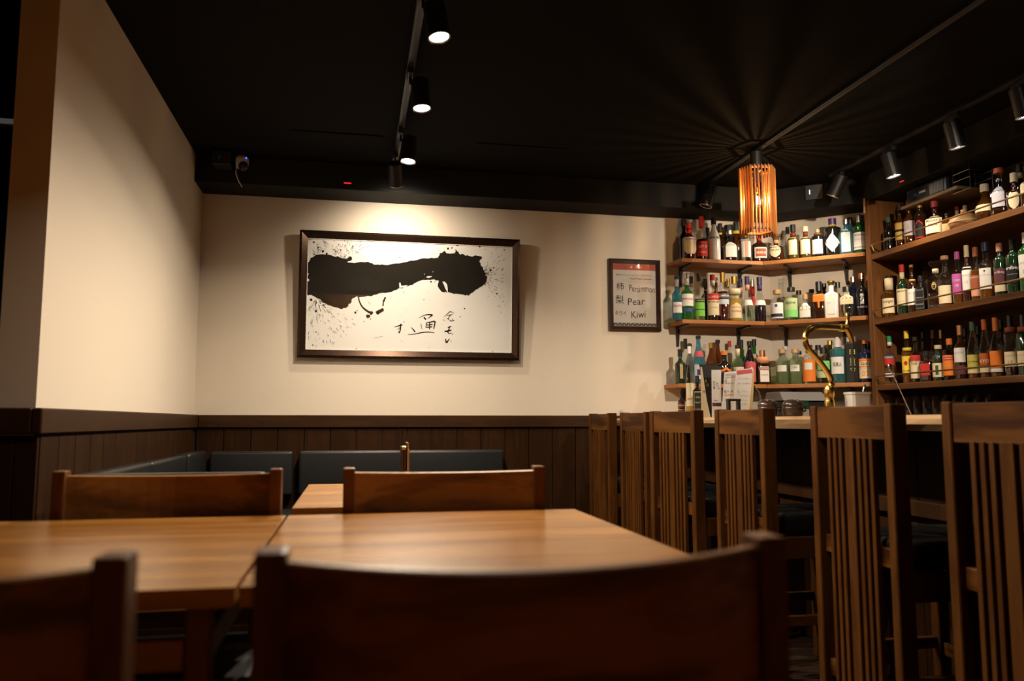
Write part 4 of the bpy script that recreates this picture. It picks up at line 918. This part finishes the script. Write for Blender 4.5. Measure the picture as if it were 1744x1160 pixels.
t, bs = card('menu_card', 'folded white card with brush characters between folder and price sheets', [(1212,630),(1228,630),(1229,712),(1213,712)], .002, M_WHITE, 3.78)
prints(t, bs, 3.78, [('生', 1216,652, 4, 6), ('ビ', 1222,654, 4, 6), ('道', 1216,660, 4, 6), ('ール', 1223,661, 6, 5), ('Menu', 1219,682, 7, 2.5)], M_SEPIA, 'lettering')
prints(t, bs, 3.78, [(1213,686,1220,686,6)], pc('dred','ink')); prints(t, bs, 3.78, [(1220,686,1228.5,686,6)], pc('navy','ink'))
t, bs = card('menu_sheet', 'white price sheet with purple header on the bar counter', [(1234,634),(1256,632),(1250,712),(1229,712)], .002, M_WHITE, 3.75)
prints(t, bs, 3.75, [(1235.5,637,1253,635,4)], pc('lav','ink')); prints(t, bs, 3.75, [(1235,643,1252,641,1.4),(1233,672.5,1250,671.5,1.4)], pc('gold','ink'))
prints(t, bs, 3.75, [('本日', 1236,650, 4, 9), ('おすすめ', 1244,653, 10, 3), ('地酒', 1235,667, 4, 6), ('冷・燗', 1243,666.5, 10, 3)], pc('dred','ink'), 'lettering')
t, bs = card('menu_sheet', 'white price sheet with red header on the bar counter', [(1254,630),(1282,627),(1275,712),(1249,712)], .002, M_WHITE, 3.71)
prints(t, bs, 3.71, [(1254.5,631.5,1281,628.5,7)], pc('pink','ink'))
prints(t, bs, 3.71, [('生ビール　八〇〇', 1263,645, 12, 3), ('焼酎　六〇〇', 1274,645, 9, 3), ('梅酒　七〇〇', 1262,653.5, 12, 3), ('果実酒', 1273,653, 9, 3), ('ウイスキー', 1258,668, 4, 9), ('ハイボール', 1268,667, 12, 3), ('カクテル', 1267,674, 15, 3), ('ソフトドリンク', 1264,682, 16, 2.5), ('お茶', 1267,688, 10, 2.5)], pc('mid','ink'), 'lettering')
t, bs = card('menu_board', 'brown wooden menu board behind the price sheets', [(1262,628),(1285,632),(1281,712),(1255,712)], .008, pc('tan'), 3.86)
# little black arch stand
P = on_y(1249, 690, 3.45)
t = thing('card_holder', 'small black arched card holder in front of the price sheets', 'holder', (P.x, P.y, ZT))
zt = on_y(1249, 679.5, 3.45).z-ZT; hwid = 9/FPX*depth(P)
for s in (-1, 1): obj('upright', MB().box(s*hwid-.006, s*hwid+.006, -.012, .012, 0, zt-.010).mesh('upright', .001), M_BLKP, t)
obj('bar', MB().box(-hwid-.008, hwid+.008, -.013, .013, zt-.010, zt).mesh('bar', .001), M_BLKP, t)
# two brown lidded pots
def pot(u, y, lab):
    P = on_y(u, 690, y); k = depth(P)/FPX; zt = on_y(u, 680, y).z-ZT; R = 17*k
    t = thing('lidded_pot', lab, 'pot', (P.x, P.y, ZT), 0, 'brown lidded pots')
    m_ = plain('brown_glaze', (.055,.034,.026), .18, coat=.6)
    obj('pot_body', MB().lathe([(R*.8,0),(R*.98,.01),(R,zt*.45),(R*.98,zt*.62)], 24).mesh('pot_body', smooth=True), m_, t)
    obj('lid', MB().lathe([(R*1.0,zt*.62),(R*.99,zt*.68),(R*.9,zt*.85),(R*.6,zt*.96),(R*.2,zt)], 24).mesh('lid', smooth=True), m_, t)
    obj('handle', MB().tube([(R*.9,-.01,zt*.3),(R*1.2,-.015,zt*.35),(R*1.22,-.015,zt*.55),(R*.9,-.01,zt*.62)], .005).mesh('handle', smooth=True), m_, t)
pot(1307, 3.35, 'brown lidded pot beside the price sheets on the bar counter')
pot(1350, 3.30, 'brown lidded pot next to the brass beer tap')
# brass swan-neck beer tap
YT = 3.02
bp = on_y(1414, 700, YT)
t = thing('beer_tap', 'polished brass swan-neck beer tap on the bar counter', 'tap', (bp.x, YT, ZT))
def loc(u, v, dy=0): p = on_y(u, v, YT); return (p.x-bp.x, dy, p.z-ZT)
z1 = loc(1414, 657)[2]
obj('column', MB().lathe([(.030,0),(.030,.006),(.020,.012),(.019,z1*.18),(.021,z1*.40),(.0195,z1*.52),(.0165,z1*.58),(.0205,z1*.68),(.0215,z1*.85),(.017,z1*.97),(.014,z1)], 32, flute=.07, nf=7, twist=130).mesh('column', smooth=True), M_BRASS, t, label='twisted fluted brass column')
path = [(1415,659),(1416,650),(1411,638),(1402,624),(1391,610),(1380,598),(1373,587),(1371,576),(1374,566),(1381,559.5),(1391,557),(1404,557),(1418,557.5),(1432,558.5)]
pts = []
for i in range(len(path)-1):
    p0, p1, p2, p3 = path[max(i-1,0)], path[i], path[i+1], path[min(i+2,len(path)-1)]
    for k in range(4):
        f = k/4; pts.append(loc(*[.5*(2*p1[c]+(p2[c]-p0[c])*f+(2*p0[c]-5*p1[c]+4*p2[c]-p3[c])*f*f+(3*p1[c]-p0[c]-3*p2[c]+p3[c])*f**3) for c in (0,1)]))
pts.append(loc(*path[-1]))
obj('swan_neck', MB().tube(pts, .0125, 14).mesh('swan_neck', smooth=True), M_BRASS, t)
obj('collar', MB().tube([loc(1431,558.3), loc(1436,558.8)], .016, 14).mesh('collar', smooth=False), M_BRASS, t)
obj('spout', MB().tube([loc(1434,558.5), loc(1442,561), loc(1446,568), loc(1452,583)], .010, 12, rs=[.012,.012,.010,.009]).mesh('spout', smooth=True), M_BRASS, t)
obj('lever', MB().tube([loc(1443,560), loc(1443.5,551), loc(1443.5,547), loc(1443.5,540), loc(1443.5,533), loc(1443,527)], .008, 12, rs=[.009,.010,.0065,.009,.010,.005]).mesh('lever', smooth=True), M_BRASS, t)
# translucent tub with a spoon
YU = 2.98; P = on_y(1461, 690, YU); k = depth(P)/FPX; zt = on_y(1461, 668, YU).z-ZT
t = thing('plastic_tub', 'translucent white plastic tub with lid lip on the bar counter', 'tub', (P.x, P.y, ZT))
M_TUB = plain('milky_plastic', (.76,.75,.71), .4)
w2 = 20*k
obj('tub', MB().lathe([(w2*.80,0),(w2*.83,.004),(w2*.9,zt*.9),(w2*.96,zt*.9),(w2*.98,zt),(w2*.93,zt),(w2*.86,zt*.85),(w2*.78,.008)], 24, pw=[6]*8, dep=.8).mesh('tub'), M_TUB, t)
t = thing('tub_spoon', 'steel spoon standing in the translucent tub', 'spoon', (P.x, P.y, ZT))
def lo2(u, v, dy): p = on_y(u, v, YU); return (p.x-P.x, dy, p.z-ZT)
pts = [lo2(1463, 692, -.005), lo2(1466, 682, -.004), lo2(1470, 668, .0), lo2(1472, 661, .0), lo2(1474, 654, .0)]
obj('handle', MB().tube(pts, .002, 8, rs=[.0018,.002,.003,.0055,.004]).mesh('handle', smooth=True), M_STEEL, t)
# mixing glass and twisted bar spoon behind the slab
YM = 2.58; pa_ = on_y(1551, 704, YM); pb_ = on_y(1516, 626, YM)
gx = 2.33
t = thing('mixing_glass', 'clear mixing glass on the work surface holding the bar spoon', 'glass', (gx, YM, .831))
obj('wall', MB().lathe([(.038,0),(.042,.004),(.045,.095),(.043,.095),(.040,.008)], 20, caps=True).mesh('wall', smooth=True), M_CLEAR, t)
A = on_y(1551, 704, YM); B = on_y(1516, 626, YM); D = (A-B); low = A+D*((.842-A.z)/D.z)
t.location.x = low.x-.012
t = thing('bar_spoon', 'long twisted steel bar spoon leaning in front of the cabinet', 'spoon', low)
sp_ = MB(); pts = [(low*(1-f)+B*f)-low for f in [i/40 for i in range(41)]]
sp_.tube(pts, .002, 6, rs=[.0020+.0006*math.sin(i*1.9) for i in range(41)])
obj('handle', sp_.mesh('handle', smooth=True), M_STEEL, t)
obj('bowl', MB().lathe([(.001,-.016),(.006,-.010),(.008,0),(.006,.010),(.001,.016)], 12, c=tuple(B-low), dep=.5).mesh('bowl', smooth=True), M_STEEL, t)
# tumblers standing in the cabinet under the lowest shelf
tm = MB().lathe([(.026,0),(.028,.004),(.032,.138),(.030,.138),(.026,.008)], 14).mesh('tumbler', smooth=True)
M_TUMB = glass('tumbler_glass', (.72,.70,.68), 1.3); tm.materials.append(M_TUMB)
ORD = 'first second third fourth fifth sixth seventh eighth ninth tenth eleventh'.split()
for row, x in ((0, XC+.06), (1, XC+.145)):
    for i in range(11):
        y = 4.245-i*.076-row*.03
        o = obj('tumbler', tm, None, None, (x, y, .936))
        tag(o, '%s tumbler from the side panel in the %s row under the lowest cabinet shelf' % (ORD[i], ('front','back')[row]), 'glass', 'tumblers in the cabinet')
# back counter: grey printer, glass dome, small carton
YQ = 4.62
P = on_y(1355, 690, YQ); k = depth(P)/FPX
t = thing('receipt_printer', 'grey flat-topped machine with dark base on the back counter', 'machine', (P.x, P.y, .931))
zt = on_y(1355, 668, YQ).z-.931; zb = on_y(1355, 684, YQ).z-.931
obj('base', MB().box(-40*k, 40*k, -.12, .12, 0, zb).mesh('base', .004), M_BLKP, t)
obj('top_cover', MB().add([(-44*k,-.14,zb+.002),(44*k,-.14,zb+.002),(40*k,.12,zb+.002),(-40*k,.12,zb+.002),(-38*k,-.06,zt),(40*k,-.06,zt),(38*k,.12,zt),(-36*k,.12,zt)],[(3,2,1,0),(4,5,6,7),(0,1,5,4),(1,2,6,5),(2,3,7,6),(3,0,4,7)]).mesh('top_cover', .003), plain('machine_grey', (.16,.15,.145), .5), t)
P = on_y(1311, 690, 4.42); k = depth(P)/FPX
t = thing('glass_dome', 'clear glass dome with dark knob under the lowest shelf', 'dome', (P.x-.02, 4.58, .931))
zt = .21
obj('dome', MB().lathe([(.05,.0),(.052,.02),(.05,zt*.6),(.04,zt*.85),(.02,zt*.97)], 20).mesh('dome', smooth=True), M_CLEAR, t)
obj('knob', MB().lathe([(.010,zt*.97),(.014,zt*1.03),(.006,zt*1.08)], 12).mesh('knob', smooth=True), M_BLKP, t)
P = on_y(1371, 700, 3.42)
t = thing('snack_carton', 'small white and green carton standing beside the brown pot', 'carton', (P.x, P.y, ZT))
k = depth(P)/FPX; zt = on_y(1371, 684, 3.42).z-ZT
obj('carton', MB().box(-9*k, 8*k, 0, .03, 0, zt*.5).mesh('carton', .001), pc('w'), t)
obj('upper_face', MB().box(-9*k, 8*k, 0, .03, zt*.5+.0005, zt).mesh('upper_face', .001), plain('carton_green', (.03,.14,.07), .5), t, label='green upper half')

# ------------------------------------------------------------------ projector and acrylic rack above the cabinet bottles
P = on_x(1602, 322, 3.27)
t = thing('projector', 'dark projector on a wooden bracket board above the cabinet bottles', 'projector', (3.27, P.y, P.z-.05), .0)
obj('bracket_board', MB().box(-.12, .155, -.26, .19, -.03, -.012).mesh('bracket_board', .002), plain('board_tan', (.20,.13,.065), .6), t)
obj('casing', MB().box(-.10, .14, -.16, .16, -.011, .075).mesh('casing', .012, 2), plain('casing_grey', (.03,.032,.036), .4), t)
obj('lens', MB().tube([(-.10,.09,.032),(-.125,.09,.032)], .028, 16).mesh('lens'), plain('lens_glass', (.02,.02,.025), .05, coat=1.), t)
gr = MB()
for i in range(9): gr.box(-.104, -.1005, -.14+i*.012, -.133+i*.012, .0, .06)
obj('grille', gr.mesh('grille'), plain('grille_silver', (.22,.22,.24), .4), t)
obj('badge', MB().box(-.103, -.1005, .0, .05, .03, .042).mesh('badge'), pc('mid'), t)
P = on_x(1652, 312, 3.25)
t = thing('wire_rack', 'small clear rack standing beside the projector', 'rack', (3.25, P.y-.02, P.z-.05))
for sx in (-.07, .07):
    for sy in (-.06, .06): obj('upright', MB().tube([(sx,sy,0),(sx,sy,.13)], .003, 6).mesh('upright'), M_STEEL, t)
for zz in (.0, .06, .1): obj('tray_wire', MB().tube([(-.07,-.06,zz),(.07,-.06,zz),(.07,.06,zz),(-.07,.06,zz),(-.07,-.06,zz)], .0022, 5).mesh('tray_wire'), M_STEEL, t)
obj('tray', MB().box(-.075,.075,-.065,.065,-.006,-.003).mesh('tray'), MATS['board_tan'], t)
for s_ in (t,):
    obj('post', MB().tube([(.06,0,-.006),(.06,0,-(P.z-.05-ZK[0])+.001)], .006, 6).mesh('post'), M_BLACK, t)

# ------------------------------------------------------------------ ceiling fittings
def track(label, x, y0, y1):
    t = thing('lighting_track', label, 'track', (x, (y0+y1)/2, ZC), 0, 'ceiling lighting tracks')
    hl = (y1-y0)/2
    obj('channel', MB().box(-.017, .017, -hl, hl, -.020, -.001).mesh('channel', .002), M_BLACK, t)
    obj('groove', MB().box(-.006, .006, -hl+.01, hl-.01, -.0212, -.0203).mesh('groove'), plain('track_copper', (.03,.027,.025), .45, metal=.3), t)
    for s in (-1, 1): obj('end_cap', MB().box(-.0175, .0175, s*hl-.006, s*hl+.006, -.0215, -.0005).mesh('end_cap', .002), M_BLKP, t)
track('black lighting track over the dining tables', .213, -1.2, 4.66)
track('black lighting track holding the wooden pendant', 2.205, .2, 4.70)
track('black lighting track over the staff aisle by the cabinet', 2.895, .2, 4.36)
def spot(label, x, y, target, lit=True, power=0, kind='AREA', cone=1.2, blend=1., R=.040, L=.135, drop=.085, side=.045, spread=PI, pale=False):
    """cylinder track head; (x,y) on the track; aims at target"""
    t = thing('track_spotlight', label, 'spotlight', (x, y, ZC-.021), 0, 'track spotlights')
    obj('adapter', MB().box(-.014, .014, -.045, .045, -.028, -.0005).mesh('adapter', .003), M_BLKP, t)
    if pale: obj('swivel', MB().lathe([(.015,-.052),(.016,-.05),(.016,-.030),(.014,-.0285)], 14).mesh('swivel'), plain('swivel_grey', (.42,.40,.38), .4), t, label='pale grey swivel')
    obj('stem', MB().tube([(0,0,-.028),(0,0,-.055),(side*.5,0,-drop*.8),(side,0,-drop)], .007, 8).mesh('stem', smooth=True), M_BLACK, t)
    c = Vector((side, 0, -drop)); wpos = Vector((x, y, ZC-.021))+c
    d = (Vector(target)-wpos).normalized(); M = d.to_track_quat('-Z', 'Y').to_matrix()
    hd = obj('head', MB().lathe([(R*.9,.05),(R,.046),(R,-L+.052),(R*.985,-L+.05),(R*.88,-L+.052),(R*.86,-L+.058)], 28).mesh('head'), M_BLACK, t, c)
    hd.rotation_euler = M.to_euler()
    lens = obj('lens', MB().lathe([(R*.86,-L+.0575),(R*.80,-L+.057),(.002,-L+.0545)], 28, caps=False).mesh('lens'), M_LAMP if lit else plain('lens_dark', (.05,.05,.05), .2), hd)
    rim = obj('rim', MB().lathe([(R*1.0,-L+.053),(R*1.02,-L+.049),(R*.94,-L+.047),(R*.86,-L+.051)], 28, caps=False).mesh('rim', smooth=True), plain('rim_chrome', (.55,.53,.5), .25, metal=1.), hd)
    if lit and power:
        lp = wpos+d*(L-.046 if kind == 'AREA' else L-.015)
        lamp(kind, 'spot_lamp', lp, lp+d, power, WARM, size=R*1.5 if kind == 'AREA' else .028, cone=cone, blend=blend, spread=spread)
    return t
TX = .213
def ty(u, v, z=2.30): return on_x(u, v, TX+.045).y
ya, yb_, yc = 2.70, 3.355, 4.08
spot('lit track spotlight over the tables, nearest the viewer', TX, ya, (.62, ya-.25, 0), True, P_FLOOD*.6, spread=2.70)
spot('lit track spotlight straight above the near tables, outside the photo', TX, 1.95, (.70, 1.70, 0), True, P_FLOOD*.66, spread=2.70)
spot('lit track spotlight over the tables, middle of the three', TX, yb_, (.42, yb_-.3, 0), True, P_FLOOD, spread=2.70)
spot('lit track spotlight over the tables, closest to the back wall', TX, yc, (.10, yc-.35, 0), True, P_FLOOD*.9, spread=2.70)
spot('unlit-looking track spotlight turned toward the ink painting', TX-.008, 4.46, (.30, 5.0, 1.70), True, P_PICTURE, 'SPOT', 2.6, 1., side=0, drop=.10)
spot('track spotlight behind the viewer washing the wooden wall', TX, -.85, (.1, -1.7, 1.95), True, P_REAR, 'SPOT', 1.7, 1.)
spot('black track spotlight tilted over the back shelves, beyond the pendant', 2.205, 4.63, (1.95, 4.70, 1.6), False, side=.0, drop=.07, pale=True)
def aisle(u, v): return on_x(u, v, 2.895).y
spot('black track spotlight beside the small grey wall box', 2.895, aisle(1424, 292)-.02, (2.70, 4.6, 1.7), True, P_BAR*1.35, 'SPOT', 2.3, 1., side=.0, drop=.06, pale=True)
spot('black track spotlight with bright rim pointing down at the cabinet', 2.895, aisle(1514, 246), (3.12, aisle(1514,246)-.1, 1.2), True, P_BAR, 'SPOT', 1.9, 1., side=.0, pale=True)
spot('black track spotlight over the aisle, second from the photo edge', 2.895, aisle(1622, 192), (3.15, aisle(1622,192), 1.2), True, P_BAR*.7, 'SPOT', 1.9, 1., side=.0, pale=True)
spot('black track spotlight over the aisle, cut by the photo edge', 2.895, aisle(1737, 145), (3.15, aisle(1737,145), 1.2), True, P_BAR, 'SPOT', 1.9, 1., side=.0, pale=True)
spot('extra unseen spotlight on the pendant track, added to light the bottle shelves', 2.205, 1.9, (2.55, 4.9, 1.45), True, P_BAR*9, 'SPOT', 1.0, .8, side=.0)  # extra head out of view, added to brighten the shelves from the front

t = thing('side_fill_lamp', 'added fill lamp in the dark side room beyond the white wall end', 'lamp', (-1.45, 3.2, ZC))  # invented fixture, added so the batten in the side room catches light
obj('shade', MB().lathe([(.05,-.10),(.035,-.03),(.012,-.001)], 18).mesh('shade'), M_BLACK, t)
obj('bulb', MB().lathe([(.006,-.075),(.018,-.06),(.012,-.035)], 12).mesh('bulb'), emitter('fill_bulb', (1., .93, .85), 4.), t)
lamp('SPOT', 'side_fill_light', (-1.45, 3.2, ZC-.09), (-1.7, 4.1, 1.6), 14., (1., .95, .9), size=.02, cone=2.4, blend=1.)
# slatted wooden pendant
pz = on_x(1290, 342, 2.205); PYY = pz.y
t = thing('pendant_lamp', 'hexagonal slatted wooden pendant lamp with glowing bulb over the bar', 'lamp', (2.205, PYY, ZC-.0215))
zoff = -(ZC-.0215)
ztop = on_x(1290, 287, 2.205).z; zbot = on_x(1290, 401, 2.205).z
obj('canopy', MB().lathe([(.030,0),(.032,-.004),(.032,-.085),(.020,-.095)][::-1], 20).mesh('canopy'), M_BLKP, t)
obj('cord', MB().tube([(0,0,-.09),(0,0,ztop+zoff+.06)], .004, 8).mesh('cord'), M_BLKP, t)
obj('socket', MB().lathe([(.012,.075),(.026,.062),(.030,.045),(.026,.022),(.021,.0),(.021,-.075),(.014,-.08)][::-1], 18, c=(0,0,ztop+zoff)).mesh('socket', smooth=True), M_BLKP, t)
RH = .097
def hexring(z, R0, R1, th):
    vs = []; fs = []
    for i in range(6):
        a = PI/3*i; 
        for r_, zz in ((R0, z), (R1, z), (R1, z+th), (R0, z+th)): vs.append((r_*math.cos(a), r_*math.sin(a), zz))
    for i in range(6):
        j = (i+1)%6
        for k_ in range(4): fs.append((i*4+k_, i*4+(k_+1)%4, j*4+(k_+1)%4, j*4+k_))
    return MB().add(vs, fs)
HZ = math.radians(-11)
for nm, z in (('lower_ring', zbot+.018), ('upper_ring', ztop-.012)):
    o = obj(nm, hexring(z+zoff, RH-.022, RH-.002, .010).mesh(nm), M_PEND, t); o.rotation_euler = (0,0,HZ)
o = obj('spider', MB().box(-RH+.02, RH-.02, -.006, .006, ztop-.022+zoff, ztop-.013+zoff).box(-.006, .006, -RH*.8, RH*.8, ztop-.031+zoff, ztop-.0225+zoff).mesh('spider'), M_PEND, t); o.rotation_euler = (0,0,HZ)
slat = MB().box(-.003, .011, -.0027, .0027, zbot+zoff, ztop+zoff).mesh('slat'); slat.materials.append(M_PEND)
for i in range(6):
    a0_, a1_ = PI/3*i, PI/3*(i+1); p0 = Vector((math.cos(a0_), math.sin(a0_), 0))*RH; p1 = Vector((math.cos(a1_), math.sin(a1_), 0))*RH
    na = (a0_+a1_)/2
    for k in range(5):
        p = p0.lerp(p1, (k+.5)/5); p.rotate(Matrix.Rotation(HZ, 3, 'Z'))
        obj('slat', slat, None, t, (p.x, p.y, 0), (0, 0, na+HZ))
zb_ = pz.z+zoff
bulb = obj('bulb', MB().lathe([(.004,-.042),(.016,-.038),(.026,-.024),(.030,-.006),(.028,.012),(.020,.03),(.013,.042),(.013,.05)], 20, c=(0,0,zb_)).mesh('bulb', smooth=True), M_BULBG, t)
fil = MB()
for i in range(6):
    a = PI/3*i+.4; fil.tube([(.013*math.cos(a), .013*math.sin(a), zb_-.020), (.011*math.cos(a), .011*math.sin(a), zb_+.022)], .0028, 6)
obj('filament', fil.mesh('filament'), M_FILAMENT, bulb)
obj('bulb_base', MB().lathe([(.0135,.045),(.0135,.075)], 16, c=(0,0,zb_)).mesh('bulb_base'), M_BRASS, t)
d = bpy.data.lights.new('bulb_lamp', 'POINT'); d.energy = P_BULB; d.color = BULB; d.shadow_soft_size = .006
o = bpy.data.objects.new('bulb_lamp', d); COL.objects.link(o); o.location = (2.205, PYY, pz.z)

# security camera, small boxes, indicator lights
P = on_y(410, 272, 4.6)
t = thing('security_camera', 'white dome security camera with black lens on the black ceiling corner', 'camera', (P.x, 4.66, P.z))
M_CAMW = plain('camera_white', (.62,.58,.54), .35)
obj('bracket', MB().box(-.012, .012, .03, .078, -.012, .02).mesh('bracket', .002), M_BLKP, t)
obj('housing', MB().lathe([(.030,-.03),(.036,-.012),(.038,.012),(.034,.032),(.02,.042),(.004,.045)], 20).mesh('housing', smooth=True), M_CAMW, t)
obj('eyeball', MB().lathe([(.004,-.030),(.016,-.026),(.024,-.014),(.027,0),(.024,.014),(.016,.024)], 16, c=(.008,-.018,-.022)).mesh('eyeball', smooth=True), M_BLKP, t)
obj('indicator', MB().lathe([(.003,-.003),(.0035,0),(.003,.003)], 8, c=(.026,-.030,.022)).mesh('indicator'), emitter('blue_led', (.08,.12,1.), 3.), t, label='blue indicator')
obj('cable', MB().tube([(-.03,.0,-.02),(-.034,.01,-.06),(-.02,.03,-.10),(-.004,.06,-.125)], .0035, 6).mesh('cable', smooth=True), M_CAMW, t)
P = on_y(376, 268, 4.6)
t = thing('wall_speaker', 'small black box with pale mark in the ceiling corner beside the camera', 'speaker', (P.x, 4.66, P.z))
obj('box', MB().box(-.05, .05, -.05, .076, -.035, .045).mesh('box', .006, 2), M_BLKP, t)
obj('badge', MB().box(-.012, -.008, -.053, -.0505, -.006, .014).mesh('badge'), pc('mid'), t)
P = on_p(1388, 330, Vector((3.1, 4.45, 0)), DN)
t = thing('junction_box', 'small dark grey box with a light under the black ceiling by the angled wall', 'box', (P.x, P.y, P.z), -.7)
obj('box', MB().box(-.055, .055, -.04, .04, -.045, .05).mesh('box', .004, 2), plain('box_grey', (.05,.052,.056), .5), t)
obj('indicator', MB().box(-.030, -.024, -.043, -.0405, -.01, .018).mesh('indicator'), emitter('white_led', (1., .9, .8), 1.6), t)
obj('mount', MB().box(-.02, .02, -.02, .02, .0505, ZC-P.z-.003).mesh('mount'), M_BLKP, t)
red = emitter('red_led', (1., .03, .02), 1.1)
P = on_y(592, 312, 4.738); o = obj('indicator_light', MB().lathe([(.020,-.0035),(.024,0),(.020,.0035)], 12, dep=.06).mesh('indicator_light'), red, None, (P.x, 4.737, P.z)); tag(o, 'thin red indicator light on the black soffit above the painting', 'light')
P = on_x(1536, 309, 3.118); o = obj('indicator_light', MB().lathe([(.016,-.003),(.02,0),(.016,.003)], 12, dep=.06).mesh('indicator_light'), red, None, (3.117, P.y, P.z), (0,0,PI/2)); tag(o, 'thin red indicator light on the soffit over the cabinet', 'light')
P = on_x(1481, 348, 3.09)
t = thing('cloth_strip', 'frayed pale cloth strip hanging at the top of the cabinet panel', 'cloth', (3.092, YP-.03, P.z))
obj('strip', MB().add([(0,.0,.05),(0,.012,.05),(0,.016,0),(0,.002,.0),(0,.018,-.04),(0,.006,-.045),(-.004,.0,.05),(-.004,.012,.05),(-.004,.016,0),(-.004,.002,.0),(-.004,.018,-.04),(-.004,.006,-.045)],
    [(0,1,2,3),(3,2,4,5),(6,9,8,7),(9,11,10,8),(0,3,9,6),(1,7,8,2),(3,5,11,9),(2,8,10,4),(0,6,7,1),(5,4,10,11)]).mesh('strip'), pc('tan'), t)
